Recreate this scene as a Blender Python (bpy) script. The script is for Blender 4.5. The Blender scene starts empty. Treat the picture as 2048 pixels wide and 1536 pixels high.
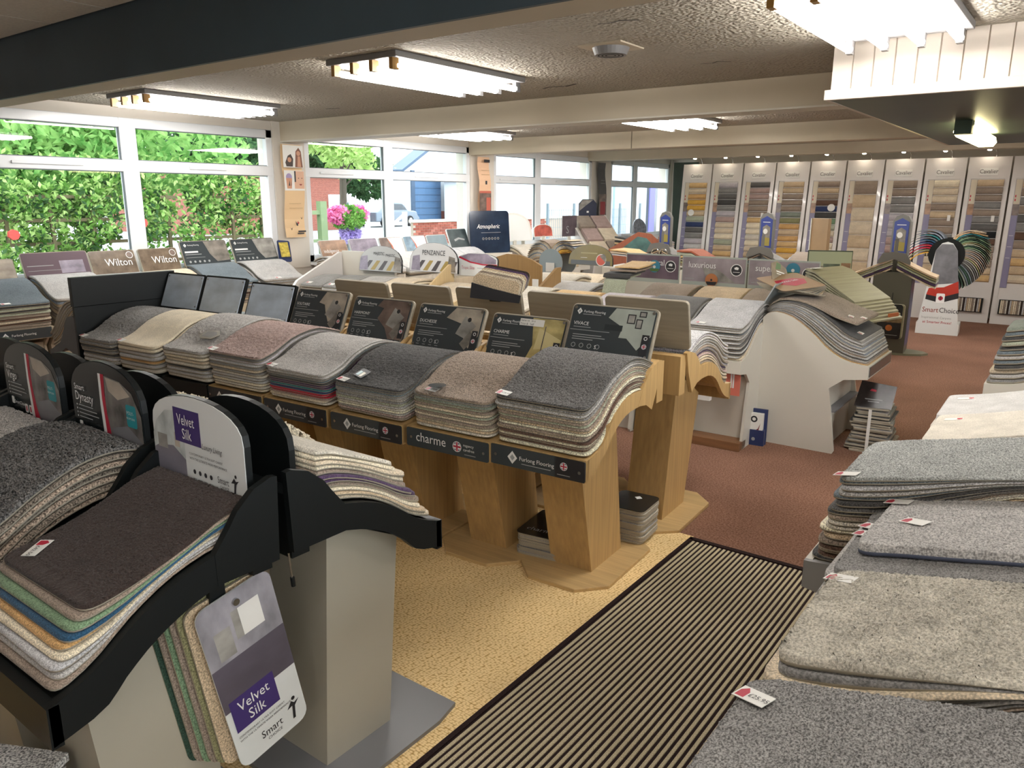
import bpy, math, random
from mathutils import Vector, Matrix
random.seed(11)
S = bpy.context.scene
COL = S.collection
R_ = math.radians
# ------------------------------------------------------------------ camera
H = 1.65
RM = ((0.80213639, 0.14154097, -0.58012358),
      (0.59713359, -0.18533483, 0.78043736),
      (0.00294675, -0.97242848, -0.23318268))   # columns: right, down, forward
cd = bpy.data.cameras.new('camera'); cam = bpy.data.objects.new('camera', cd); COL.objects.link(cam)
cd.sensor_width = 36.0; cd.lens = 36.0 * 1537 / 2048; cd.clip_start = 0.02; cd.clip_end = 400
cam.matrix_world = Matrix(((RM[0][0], -RM[0][1], -RM[0][2], 0),
                           (RM[1][0], -RM[1][1], -RM[1][2], 0),
                           (RM[2][0], -RM[2][1], -RM[2][2], H), (0, 0, 0, 1)))
S.camera = cam
# ------------------------------------------------------------------ world, exposure
w = bpy.data.worlds.new('overcast sky'); S.world = w; w.use_nodes = True
bg = w.node_tree.nodes['Background']; bg.inputs[0].default_value = (0.86, 0.93, 1.0, 1); bg.inputs[1].default_value = 1.8
S.view_settings.view_transform = 'Standard'; S.view_settings.look = 'None'
S.view_settings.gamma = 1.0; S.view_settings.use_curve_mapping = False
S.view_settings.exposure = 1.8
TUBE_POWER = 13.5
# ------------------------------------------------------------------ pixel helpers (2048 x 1536 frame)
def ray(px, py):
    d = (px - 1024.0, py - 768.0, 1537.0)
    return Vector([sum(RM[i][k] * d[k] for k in range(3)) for i in range(3)])
def PX(px, py, x):
    d = ray(px, py); d *= x / d.x; d.z += H; return d
def PY(px, py, y):
    d = ray(px, py); d *= y / d.y; d.z += H; return d
def PZ(px, py, z):
    d = ray(px, py); d *= (z - H) / d.z; d.z += H; return d
# ------------------------------------------------------------------ materials
def lin(h):
    h = h.lstrip('#'); o = []
    for i in (0, 2, 4):
        c = int(h[i:i + 2], 16) / 255
        o.append(c / 12.92 if c <= .04045 else ((c + .055) / 1.055) ** 2.4)
    return o
MATS = {}
def node(nt, t, **kw):
    n = nt.nodes.new(t)
    for k, v in kw.items(): setattr(n, k, v)
    return n
def M(name, h, rough=.5, metal=0.0, spec=.5, var=None, bump=None, coat=0.0, emit=None):
    if name in MATS: return MATS[name]
    m = bpy.data.materials.new(name); m.use_nodes = True; nt = m.node_tree
    b = nt.nodes['Principled BSDF']; c = lin(h)
    b.inputs['Base Color'].default_value = (*c, 1); b.inputs['Roughness'].default_value = rough
    b.inputs['Metallic'].default_value = metal; b.inputs['Specular IOR Level'].default_value = spec
    b.inputs['Coat Weight'].default_value = coat
    if emit is not None:
        b.inputs['Emission Color'].default_value = (*c, 1); b.inputs['Emission Strength'].default_value = emit
    if var or bump:
        tc = node(nt, 'ShaderNodeTexCoord')
    if var:                                   # (scale xyz or float, amount, detail)
        mp = node(nt, 'ShaderNodeMapping'); sc = var[0]
        mp.inputs['Scale'].default_value = sc if isinstance(sc, tuple) else (sc, sc, sc)
        nt.links.new(tc.outputs['Object'], mp.inputs[0])
        nz = node(nt, 'ShaderNodeTexNoise'); nz.inputs['Scale'].default_value = 1; nz.inputs['Detail'].default_value = 4
        nt.links.new(mp.outputs[0], nz.inputs['Vector'])
        rp = node(nt, 'ShaderNodeValToRGB'); a = var[1]
        rp.color_ramp.elements[0].position = .3; rp.color_ramp.elements[1].position = .7
        rp.color_ramp.elements[0].color = (*[x * (1 - a) for x in c], 1)
        rp.color_ramp.elements[1].color = (*[min(1, x * (1 + a)) for x in c], 1)
        nt.links.new(nz.outputs['Fac'], rp.inputs[0]); nt.links.new(rp.outputs[0], b.inputs['Base Color'])
    if bump:                                  # (scale, strength, distance)
        n2 = node(nt, 'ShaderNodeTexNoise'); n2.inputs['Scale'].default_value = bump[0]; n2.inputs['Detail'].default_value = 3
        nt.links.new(tc.outputs['Object'], n2.inputs['Vector'])
        bp = node(nt, 'ShaderNodeBump'); bp.inputs['Strength'].default_value = bump[1]; bp.inputs['Distance'].default_value = bump[2]
        nt.links.new(n2.outputs['Fac'], bp.inputs['Height']); nt.links.new(bp.outputs[0], b.inputs['Normal'])
    MATS[name] = m
    return m
PAL = {'charcoal': '474645', 'dark grey': '605e5c', 'mid grey': '807e7b', 'light grey': 'a9a6a2', 'silver grey': 'b2b1b1',
       'blue grey': '7f8894', 'cream': 'd8ccb3', 'beige': 'bda88b', 'oatmeal': 'c8b9a1', 'taupe': '8f8072', 'brown': '5f493d',
       'dark brown': '3a302c', 'mauve pink': 'a68f88', 'lilac grey': 'b0aaae', 'red': 'a82a3c', 'teal': '35767a', 'purple': '4f3d58',
       'green': '71896b', 'blue': '2c4d66', 'ochre': 'b98a46', 'white': 'bdbbb7', 'gold': 'c99c46', 'slate': '626b70',
       'olive': '85825f', 'navy': '333e60', 'sage': '9ca08c', 'orange beige': 'c29a66', 'terracotta': '925540', 'ivory': 'c6bfb1',
       'black': '232425', 'grey green': '7d8479', 'sand': 'c8a878', 'dark green': '33493c', 'pale grey': '9b9d99', 'bark grey': '6f665c', 'stone': 'b0aa9c'}
def pile(key, speck=.42, fine=210.0, low=.10):
    nm = 'pile %s %.2f %d %.2f' % (key, speck, fine, low)
    if nm in MATS: return MATS[nm]
    m = bpy.data.materials.new(nm); m.use_nodes = True; nt = m.node_tree; b = nt.nodes['Principled BSDF']
    c = lin(PAL[key]); b.inputs['Roughness'].default_value = .95; b.inputs['Specular IOR Level'].default_value = .1
    b.inputs['Sheen Weight'].default_value = .15
    tc = node(nt, 'ShaderNodeTexCoord')
    n1 = node(nt, 'ShaderNodeTexNoise'); n1.inputs['Scale'].default_value = fine; n1.inputs['Detail'].default_value = 2
    n2 = node(nt, 'ShaderNodeTexNoise'); n2.inputs['Scale'].default_value = 14; n2.inputs['Detail'].default_value = 3
    nt.links.new(tc.outputs['Object'], n1.inputs['Vector']); nt.links.new(tc.outputs['Object'], n2.inputs['Vector'])
    r1 = node(nt, 'ShaderNodeValToRGB'); r1.color_ramp.elements[0].position = .36; r1.color_ramp.elements[1].position = .64
    r1.color_ramp.elements[0].color = (*[x * (1 - speck) for x in c], 1)
    r1.color_ramp.elements[1].color = (*[min(1, x * (1 + speck * 1.1)) for x in c], 1)
    r2 = node(nt, 'ShaderNodeMapRange'); r2.inputs['From Min'].default_value = .3; r2.inputs['From Max'].default_value = .7
    r2.inputs['To Min'].default_value = 1 - low; r2.inputs['To Max'].default_value = 1 + low
    mx = node(nt, 'ShaderNodeVectorMath', operation='SCALE')
    nt.links.new(n1.outputs['Fac'], r1.inputs[0]); nt.links.new(n2.outputs['Fac'], r2.inputs['Value'])
    nt.links.new(r1.outputs[0], mx.inputs[0]); nt.links.new(r2.outputs[0], mx.inputs['Scale'])
    nt.links.new(mx.outputs[0], b.inputs['Base Color'])
    bp = node(nt, 'ShaderNodeBump'); bp.inputs['Strength'].default_value = .7; bp.inputs['Distance'].default_value = .003
    nt.links.new(n1.outputs['Fac'], bp.inputs['Height']); nt.links.new(bp.outputs[0], b.inputs['Normal'])
    MATS[nm] = m
    return m
OAK = M('oak veneer', 'ba9966', .45, var=((60, 60, 2.5), .13), spec=.4)
OAKH = M('oak veneer flat', 'bd9f6e', .45, var=((3, 60, 60), .12), spec=.4)
RIM = M('grey oak rim', '958c7b', .5, var=((4, 60, 60), .1))
BLACK = M('black lacquer', '0c1011', .45, spec=.35)
WHITE = M('white melamine', 'c9c4b8', .4)
WHITE2 = M('white gloss', 'd6d1cc', .25, coat=.3)
GREYM = M('grey melamine', '77777a', .45)
SLATE = M('slate print', '3d4346', .18, spec=.6)
INK = M('white ink', 'e6e6e4', .4)
INKG = M('grey ink', '9a9c9c', .4)
DINK = M('dark ink', '26262a', .5)
STEEL = M('steel', 'b8b8b8', .25, metal=1.0)
CARD = M('white card', 'dedcd6', .5)
REDI = M('crimson ink', 'b0213a', .45)
BACKING = M('carpet backing', 'a39b8a', .9)
TEALI = M('teal ink', '1f8a94', .4)
PURPLE = M('purple ink', '3f2f6b', .4)
PHOTO = [M('photo print %d' % i, h, .3, var=((9, 9, 14), a)) for i, (h, a) in enumerate(
    [('7c766e', .5), ('8d8a84', .45), ('6a5a52', .5), ('5c554e', .6), ('a49a8c', .35), ('8a8190', .4), ('9c7a60', .4), ('5f7a8c', .5)])]
# ------------------------------------------------------------------ mesh builder
class MB:
    def __init__(s): s.v = []; s.f = []; s.m = []; s.mats = []
    def mi(s, m):
        if m not in s.mats: s.mats.append(m)
        return s.mats.index(m)
    def face(s, idx, m): s.f.append(idx); s.m.append(s.mi(m))
    def poly(s, pts, m):
        b = len(s.v); s.v += [tuple(p) for p in pts]; s.face(list(range(b, b + len(pts))), m); return s
    def box(s, x0, x1, y0, y1, z0, z1, m):
        b = len(s.v)
        s.v += [(x, y, z) for z in (z0, z1) for y in (y0, y1) for x in (x0, x1)]
        for q in ((0, 2, 3, 1), (4, 5, 7, 6), (0, 1, 5, 4), (2, 6, 7, 3), (0, 4, 6, 2), (1, 3, 7, 5)): s.face([b + i for i in q], m)
        return s
    def prism(s, axis, pts, a0, a1, m, edge=None):
        b = len(s.v); n = len(pts)
        for a in (a0, a1):
            for p, q in pts:
                s.v.append((a, p, q) if axis == 'x' else (p, a, q) if axis == 'y' else (p, q, a))
        s.face(list(range(b, b + n)), m); s.face(list(range(b + 2 * n - 1, b + n - 1, -1)), m)
        for i in range(n):
            j = (i + 1) % n; s.face([b + i, b + n + i, b + n + j, b + j], edge or m)
        return s
    def ribbon(s, axis, pts, t, a0, a1, m):          # thick strip along a polyline (p, q); thickness t downwards
        return s.prism(axis, list(pts) + [(p, q - t) for p, q in reversed(pts)], a0, a1, m)
    def cyl(s, p0, p1, r, m, n=12, r1=None):
        p0 = Vector(p0); p1 = Vector(p1); d = (p1 - p0).normalized()
        a = d.orthogonal().normalized(); c = d.cross(a); b = len(s.v); r1 = r if r1 is None else r1
        for p, rr in ((p0, r), (p1, r1)):
            for i in range(n):
                t = 2 * math.pi * i / n; s.v.append(tuple(p + (a * math.cos(t) + c * math.sin(t)) * rr))
        for i in range(n):
            j = (i + 1) % n; s.face([b + i, b + j, b + n + j, b + n + i], m)
        s.face([b + i for i in range(n - 1, -1, -1)], m); s.face([b + n + i for i in range(n)], m)
        return s
    def tube(s, pts, r, m, n=6):
        for a, c in zip(pts[:-1], pts[1:]): s.cyl(a, c, r, m, n)
        return s
    def build(s, name, parent=None, loc=None, rot=None, bevel=0, smooth=False):
        me = bpy.data.meshes.new(name); me.from_pydata(s.v, [], s.f)
        for m in s.mats: me.materials.append(m)
        me.polygons.foreach_set('material_index', s.m)
        if smooth: me.polygons.foreach_set('use_smooth', [True] * len(s.f))
        o = bpy.data.objects.new(name, me); COL.objects.link(o)
        if parent: o.parent = parent
        if loc is not None: o.location = loc
        if rot is not None: o.rotation_euler = rot
        if bevel:
            bm = o.modifiers.new('bevel', 'BEVEL'); bm.width = bevel; bm.segments = 2; bm.limit_method = 'ANGLE'
        return o
def tag(o, label, cat, group=None):
    o['label'] = label; o['category'] = cat
    if group: o['group'] = group
    return o
def struct(o):
    o['kind'] = 'structure'; return o
def thing(name, label, cat, loc=(0, 0, 0), rz=0.0, group=None):
    o = bpy.data.objects.new(name, None); COL.objects.link(o); o.location = loc; o.rotation_euler = (0, 0, rz)
    o.empty_display_size = .1
    return tag(o, label, cat, group)
def text(parent, s, x, z, size, mat, y=-.0015, shear=0.0, align='LEFT', sx=1.0, rot=(R_(90), 0, 0), loc=None, spacing=1.0):
    c = bpy.data.curves.new('lettering', 'FONT'); c.body = s; c.size = size; c.shear = shear; c.align_x = align; c.resolution_u = 2
    c.space_character = spacing; c.materials.append(mat)
    tmp = bpy.data.objects.new('tmp', c); me = bpy.data.meshes.new_from_object(tmp); bpy.data.objects.remove(tmp); bpy.data.curves.remove(c)
    me.name = 'lettering'
    o = bpy.data.objects.new('lettering', me); COL.objects.link(o); o.parent = parent
    o.location = loc if loc is not None else (x, y, z); o.rotation_euler = rot; o.scale = (sx, 1, 1)
    return o
def decals(parent, items, name='printed_artwork', y=-.0008):
    mb = MB()
    for k, (pts, m) in enumerate(items): mb.poly([(p, y - k * .00005, q) for p, q in pts], m)
    o = mb.build(name, parent); o['kind'] = 'stuff'; return o
def rect(x0, z0, x1, z1): return [(x0, z0), (x1, z0), (x1, z1), (x0, z1)]
def rrect(x0, z0, x1, z1, r, n=4):
    o = []
    for cx, cz, a in ((x1 - r, z0 + r, -90), (x1 - r, z1 - r, 0), (x0 + r, z1 - r, 90), (x0 + r, z0 + r, 180)):
        for i in range(n + 1):
            t = R_(a + 90 * i / n); o.append((cx + r * math.cos(t), cz + r * math.sin(t)))
    return o
def disc(cx, cz, r, n=18): return [(cx + r * math.cos(2 * math.pi * i / n), cz + r * math.sin(2 * math.pi * i / n)) for i in range(n)]
def arch(w, h0, h1, n=10, r=.02):
    """board with a segmental arch top: straight to h0 at the sides, h1 at the crown"""
    o = [(-w, 0), (w, 0)]
    for i in range(n + 1):
        t = i / n; x = w * math.cos(math.pi * t); o.append((x, h0 + (h1 - h0) * math.sin(math.pi * t) ** .8))
    return o
def crom(pts, m):
    """Catmull-Rom resample of a list of tuples to m points"""
    n = len(pts); out = []
    for k in range(m):
        t = k * (n - 1) / (m - 1); i = min(int(t), n - 2); f = t - i
        p0 = pts[max(i - 1, 0)]; p1 = pts[i]; p2 = pts[i + 1]; p3 = pts[min(i + 2, n - 1)]
        out.append(tuple(.5 * (2 * b + (c - a) * f + (2 * a - 5 * b + 4 * c - d) * f * f + (3 * b - a - 3 * c + d) * f ** 3)
                         for a, b, c, d in zip(p0, p1, p2, p3)))
    return out
# ------------------------------------------------------------------ carpet samples
REST = MB()
NSAMP = [0]
ORD = ['top', 'second', 'third', 'fourth', 'fifth', 'sixth', 'seventh', 'eighth', 'ninth', 'tenth', 'eleventh', 'twelfth',
       'thirteenth', 'fourteenth', 'fifteenth', 'sixteenth', 'seventeenth', 'eighteenth', 'nineteenth', 'twentieth']
def sample_mesh(mb, lo, hi, w, r, pm, bm, xf=None, rows=13, cols=(-1, -.965, -.5, 0, .5, .965, 1), jit=0.0, curl=0.0, rback=0.004):
    """lo, hi: matching curves (v, z) of underside and pile top, back to front"""
    L = sum(math.dist(hi[i], hi[i + 1]) for i in range(len(hi) - 1))
    ts = [k / (rows - 1) * (1 - r / L) for k in range(rows)] + [1 - d * r / L for d in (.6, .3, .1, 0)]
    res = 80; lo2 = crom(lo, res); hi2 = crom(hi, res)
    def at(c, t):
        f = t * (res - 1); i = min(int(f), res - 2); f -= i
        return tuple(a + (b - a) * f for a, b in zip(c[i], c[i + 1]))
    T = []; Mi = []; B = []
    rnd = random.uniform
    xf = xf or (lambda p: p)
    ph = rnd(0, 6)
    nc = len(cols)
    for t in ts:
        a = at(lo2, t); b = at(hi2, t); d = (1 - t) * L
        hw = w if d >= r else w - (r - math.sqrt(max(0, r * r - (r - d) ** 2)))
        th = b[1] - a[1]; row = []
        for c in cols:
            u = hw * c; e = .0022 if abs(c) > .99 else 0
            if t == 1: e = .0022
            z = b[1] - min(e, th * .3) + curl * math.sin(u * 9 + ph) * t
            if jit: z += rnd(-jit, jit); u += rnd(-jit, jit) * .8
            v = b[0] + (rnd(-jit, jit) if jit else 0)
            row.append(len(mb.v)); mb.v.append(xf((u, -v, z)))
        T.append(row)
        g = curl * math.sin(hw * 9 + ph) * t
        g2 = curl * math.sin(-hw * 9 + ph) * t
        row = []
        for sgn, gg in ((-1, g2), (1, g)):
            row.append(len(mb.v)); mb.v.append(xf((sgn * (hw + .0015), -(a[0] + (.0015 if t == 1 else 0)), a[1] + th * .34 + gg)))
        Mi.append(row); row = []
        for sgn, gg in ((-1, g2), (1, g)):
            row.append(len(mb.v)); mb.v.append(xf((sgn * hw, -a[0], a[1] + gg)))
        B.append(row)
    n = len(ts)
    for i in range(n - 1):
        for j in range(nc - 1): mb.face([T[i][j], T[i + 1][j], T[i + 1][j + 1], T[i][j + 1]], pm)
        mb.face([T[i][0], Mi[i][0], Mi[i + 1][0], T[i + 1][0]], pm); mb.face([Mi[i][0], B[i][0], B[i + 1][0], Mi[i + 1][0]], bm)
        mb.face([T[i][-1], T[i + 1][-1], Mi[i + 1][1], Mi[i][1]], pm); mb.face([Mi[i][1], Mi[i + 1][1], B[i + 1][1], B[i][1]], bm)
        mb.face([B[i][0], B[i][1], B[i + 1][1], B[i + 1][0]], bm)
    mb.face(T[-1][::-1] + [Mi[-1][0], Mi[-1][1]], pm); mb.face([Mi[-1][1], Mi[-1][0], B[-1][0], B[-1][1]], bm)
    mb.face(T[0] + [B[0][1], B[0][0]], pm)
def price_tag(parent, pos, rz, slope, price=None, w=.066, h=.036, side=None):
    mb = MB(); mb.box(-w / 2, w / 2, -h / 2, h / 2, 0, .0012, CARD)
    e = .0014
    mb.poly([(-w * .45, -h * .4, e), (-w * .16, -h * .4, e), (-w * .16, h * .12, e), (-w * .3, h * .42, e), (-w * .45, h * .12, e)], REDI)
    o = mb.build('price_tag', parent, pos)
    o.rotation_euler = (Matrix.Rotation(slope, 3, 'X') @ Matrix.Rotation(rz, 3, 'Z')).to_euler()
    if price: text(o, price, 0, 0, h * .42, DINK, rot=(0, 0, 0), loc=(-w * .12, -h * .18, .002))
    return o
def stack(loc, rz, w, bot, top, layers, where, group, r=.05, indiv=True, tags=(), dense=None, speck=.42, jr=1.0, jv=.006, curl=0.0,
          fill=.84, fine=210.0, ntop=0, low=.10, backing=BACKING):
    """layers: colour names from the bottom up; each becomes one carpet sample"""
    n = len(layers); out = []
    sg = Matrix.Translation(loc) @ Matrix.Rotation(rz, 4, 'Z')
    for i, key in enumerate(layers):
        f0 = i / n; f1 = (i + fill) / n
        lp = lambda f: [(a[0] + (b[0] - a[0]) * f, a[1] + (b[1] - a[1]) * f) for a, b in zip(bot, top)]
        lo = lp(f0); hi = lp(f0); h2 = lp(f1)
        hi = [(a[0], b[1]) for a, b in zip(lo, h2)]
        dv = random.uniform(-jv, jv)
        lo = lo[:-1] + [(lo[-1][0] + dv, lo[-1][1])]; hi = hi[:-1] + [(hi[-1][0] + dv, hi[-1][1])]
        du = random.uniform(-.004, .004); da = R_(random.uniform(-jr, jr))
        ww = w - .004 + random.uniform(-.003, .002)
        istop = i == n - 1
        pm = pile(key, speck, fine, low)
        if indiv or i >= n - ntop:
            mb = MB()
            if dense and istop:
                st, jt = dense; nc = int(2 * ww / st)
                L = .75
                sample_mesh(mb, lo, hi, ww, r, pm, backing, rows=int(L / st), cols=[-1 + 2 * k / nc for k in range(nc + 1)], jit=jt, curl=curl)
            else:
                sample_mesh(mb, lo, hi, ww, r, pm, backing, curl=curl)
            o = mb.build('carpet_sample', None, Vector(loc) + Matrix.Rotation(rz, 3, 'Z') @ Vector((du, 0, 0)), (0, 0, rz + da), smooth=True)
            k = n - 1 - i
            tag(o, '%s carpet sample, %s %s' % (key, 'on top' if k == 0 else ORD[min(k, 19)] + ' from the top', where), 'carpet sample', group)
            NSAMP[0] += 1
            out.append(o)
        else:
            mt = sg @ Matrix.Translation((du, 0, 0)) @ Matrix.Rotation(da, 4, 'Z')
            sample_mesh(REST, lo, hi, ww, r, pm, backing, xf=lambda p, mt=mt: tuple(mt @ Vector(p)), rows=8, cols=(-1, 0, 1), curl=curl)
    if out and tags:
        hi = crom(hi, 60)
        for tg in tags:
            u, t, a = tg[:3]; price = tg[3] if len(tg) > 3 else None
            i = min(int(t * 59), 58); p = hi[i]; q = hi[i + 1]
            sl = math.atan2(p[1] - q[1], q[0] - p[0])
            price_tag(out[-1], (u * w, -p[0], p[1] + .0035), R_(a), sl, price)
    return out
# ================================================================== ROOM SHELL
XW = -7.16; ZC = 2.45; ZB = 2.254; YD = 2.17; YB2 = 5.43; YB3 = 8.60; YE = 15.10; YP = 12.98
XR = 3.6; YR = -4.5; ZT = 2.575
def carpet_mat(name, h1, h2, scale, bump=.4, low=.15):
    if name in MATS: return MATS[name]
    m = bpy.data.materials.new(name); m.use_nodes = True; nt = m.node_tree; b = nt.nodes['Principled BSDF']
    b.inputs['Roughness'].default_value = .95; b.inputs['Specular IOR Level'].default_value = .1
    tc = node(nt, 'ShaderNodeTexCoord'); n1 = node(nt, 'ShaderNodeTexNoise'); n1.inputs['Scale'].default_value = scale
    n2 = node(nt, 'ShaderNodeTexNoise'); n2.inputs['Scale'].default_value = 1.3; n2.inputs['Detail'].default_value = 4
    for n in (n1, n2): nt.links.new(tc.outputs['Object'], n.inputs['Vector'])
    r = node(nt, 'ShaderNodeValToRGB'); r.color_ramp.elements[0].position = .35; r.color_ramp.elements[1].position = .65
    r.color_ramp.elements[0].color = (*lin(h1), 1); r.color_ramp.elements[1].color = (*lin(h2), 1)
    mr = node(nt, 'ShaderNodeMapRange'); mr.inputs['From Min'].default_value = .3; mr.inputs['From Max'].default_value = .7
    mr.inputs['To Min'].default_value = 1 - low; mr.inputs['To Max'].default_value = 1 + low
    vm = node(nt, 'ShaderNodeVectorMath', operation='SCALE')
    nt.links.new(n1.outputs['Fac'], r.inputs[0]); nt.links.new(n2.outputs['Fac'], mr.inputs['Value'])
    nt.links.new(r.outputs[0], vm.inputs[0]); nt.links.new(mr.outputs[0], vm.inputs['Scale']); nt.links.new(vm.outputs[0], b.inputs['Base Color'])
    bp = node(nt, 'ShaderNodeBump'); bp.inputs['Strength'].default_value = bump; bp.inputs['Distance'].default_value = .004
    nt.links.new(n1.outputs['Fac'], bp.inputs['Height']); nt.links.new(bp.outputs[0], b.inputs['Normal'])
    MATS[name] = m; return m
def coir_mat():
    m = bpy.data.materials.new('woven coir'); m.use_nodes = True; nt = m.node_tree; b = nt.nodes['Principled BSDF']
    b.inputs['Roughness'].default_value = .9; b.inputs['Specular IOR Level'].default_value = .15
    tc = node(nt, 'ShaderNodeTexCoord'); mp = node(nt, 'ShaderNodeMapping'); mp.inputs['Scale'].default_value = (75, 120, 1)
    mp.inputs['Rotation'].default_value = (0, 0, R_(4))
    vo = node(nt, 'ShaderNodeTexVoronoi'); vo.inputs['Scale'].default_value = 1; vo.inputs['Randomness'].default_value = .55; vo.voronoi_dimensions = '2D'
    nt.links.new(tc.outputs['Object'], mp.inputs[0]); nt.links.new(mp.outputs[0], vo.inputs['Vector'])
    r = node(nt, 'ShaderNodeValToRGB'); r.color_ramp.elements[0].position = .32; r.color_ramp.elements[1].position = .78
    r.color_ramp.elements[0].color = (*lin('f5d9a2'), 1); r.color_ramp.elements[1].color = (*lin('b58a4b'), 1)
    nt.links.new(vo.outputs['Distance'], r.inputs[0])
    n2 = node(nt, 'ShaderNodeTexNoise'); n2.inputs['Scale'].default_value = 3; n2.inputs['Detail'].default_value = 5
    nt.links.new(tc.outputs['Object'], n2.inputs['Vector'])
    mr = node(nt, 'ShaderNodeMapRange'); mr.inputs['To Min'].default_value = .75; mr.inputs['To Max'].default_value = 1.25
    vm = node(nt, 'ShaderNodeVectorMath', operation='SCALE')
    nt.links.new(n2.outputs['Fac'], mr.inputs['Value']); nt.links.new(r.outputs[0], vm.inputs[0]); nt.links.new(mr.outputs[0], vm.inputs['Scale'])
    nt.links.new(vm.outputs[0], b.inputs['Base Color'])
    bp = node(nt, 'ShaderNodeBump'); bp.inputs['Strength'].default_value = .5; bp.inputs['Distance'].default_value = -.004
    nt.links.new(vo.outputs['Distance'], bp.inputs['Height']); nt.links.new(bp.outputs[0], b.inputs['Normal'])
    MATS['coir'] = m; return m
def artex_mat():
    m = bpy.data.materials.new('stippled ceiling'); m.use_nodes = True; nt = m.node_tree; b = nt.nodes['Principled BSDF']
    b.inputs['Base Color'].default_value = (*lin('a39c8e'), 1); b.inputs['Roughness'].default_value = .9
    tc = node(nt, 'ShaderNodeTexCoord'); vo = node(nt, 'ShaderNodeTexVoronoi'); vo.inputs['Scale'].default_value = 55; vo.feature = 'SMOOTH_F1'
    nz = node(nt, 'ShaderNodeTexNoise'); nz.inputs['Scale'].default_value = 40; nz.inputs['Detail'].default_value = 4
    ad = node(nt, 'ShaderNodeMath', operation='ADD')
    for n in (vo, nz): nt.links.new(tc.outputs['Object'], n.inputs['Vector'])
    nt.links.new(vo.outputs['Distance'], ad.inputs[0]); nt.links.new(nz.outputs['Fac'], ad.inputs[1])
    bp = node(nt, 'ShaderNodeBump'); bp.inputs['Strength'].default_value = 1.0; bp.inputs['Distance'].default_value = .02
    nt.links.new(ad.outputs[0], bp.inputs['Height']); nt.links.new(bp.outputs[0], b.inputs['Normal'])
    return m
BROWN = carpet_mat('brown carpet', '70503f', '957160', 105)
COIR = coir_mat(); ARTEX = artex_mat()
CREAM = M('cream paint', 'b9ad97', .6, var=(2.0, .04)); NAVY = M('dark navy paint', '303d44', .55, var=(3, .12))
UPVC = M('white upvc', 'd9dbdd', .25); WALLP = M('white wall paint', 'cfc8bd', .7); SOFF = M('pinkish white boards', 'c2b8ac', .65)
GREENP = M('dark green paint', '2b3a30', .4, var=(3, .2))
o = MB().box(XW - .3, XR, YR, YE + .2, -.1, 0, BROWN).build('floor'); struct(o)
# ceilings
mb = MB().box(XW - .2, XR, YD + .1, YE + .2, ZC, ZC + .12, ARTEX); o = struct(mb.build('ceiling'))
cr = MB(); DARK = M('dark void', '1d1a16', .9)
def crack(px, py, pts, wd=.012):
    c = PZ(px, py, ZC)
    for (x0, y0), (x1, y1) in zip(pts[:-1], pts[1:]):
        d = Vector((x1 - x0, y1 - y0)); nrm = Vector((-d.y, d.x)).normalized() * wd * random.uniform(.4, 1)
        cr.poly([(c.x + x0, c.y + y0, ZC - .002), (c.x + x1, c.y + y1, ZC - .002), (c.x + x1 + nrm.x, c.y + y1 + nrm.y, ZC - .002), (c.x + x0 + nrm.x, c.y + y0 + nrm.y, ZC - .002)], DARK)
crack(1225, 43, [(-.08, 0), (-.02, .01), (.04, -.01), (.12, .03)]); crack(1420, 125, [(-.06, 0), (0, .02), (.05, -.02), (.12, .03)])
crack(1110, 172, [(-.15, .05), (-.05, 0), (.05, .04), (.18, -.02)], .03); crack(700, 112, [(-.2, 0), (-.05, .04), (.1, 0)], .05)
crack(662, 216, [(-.08, 0), (.06, .04)], .04); crack(950, 165, [(-.1, .1), (.05, .02), (.2, .05)], .02); crack(1460, 262, [(-.2, .0), (0, .05), (.2, 0)], .02)
cr.build('crack', o)
TILE = M('suspended ceiling tile', 'd2cdc2', .8, var=(60, .08)); GRID = M('ceiling grid', '8b877f', .5)
o = struct(MB().box(XW - .2, XR, YR, YD + .02, ZT + .03, ZT + .12, GRID).build('ceiling_suspended'))
tm = MB().box(-.294, .294, -.294, .294, -.012, .02, TILE); t0 = None
for i in range(18):
    for j in range(11):
        x = XW + .3 + i * .6; y = YD - .31 - j * .6
        if t0 is None: t0 = tm.build('ceiling_tile', o, (x, y, ZT + .02))
        else:
            t = t0.copy(); COL.objects.link(t); t.location = (x, y, ZT + .02)
# beams
mb = MB().box(XW, XR, YD, YD + .02, ZB - .003, ZT + .04, NAVY).box(XW, XR, YD + .02, YD + .2, ZB, ZC + .1, CREAM); struct(mb.build('trim_1'))
mb = MB().box(XW, XR, YB2, YB2 + .2, ZB, ZC + .02, CREAM).box(XW, XR, YB2 - .012, YB2 + .212, ZB - .012, ZB, M('beam edge', 'c2bcae', .5)); struct(mb.build('trim_2'))
mb = MB().box(XW, XR, YB3, YB3 + .2, ZB, ZC + .02, CREAM).box(-4.62, -4.61, YB3 - .003, YB3, ZB, ZC, M('beam seam', '6f675a', .8)); struct(mb.build('trim_3'))  # thin darker strip marks the seam in the beam
struct(MB().box(XW, XR, 11.8, 12.0, 2.30, ZC + .02, CREAM).build('trim_4'))
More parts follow.
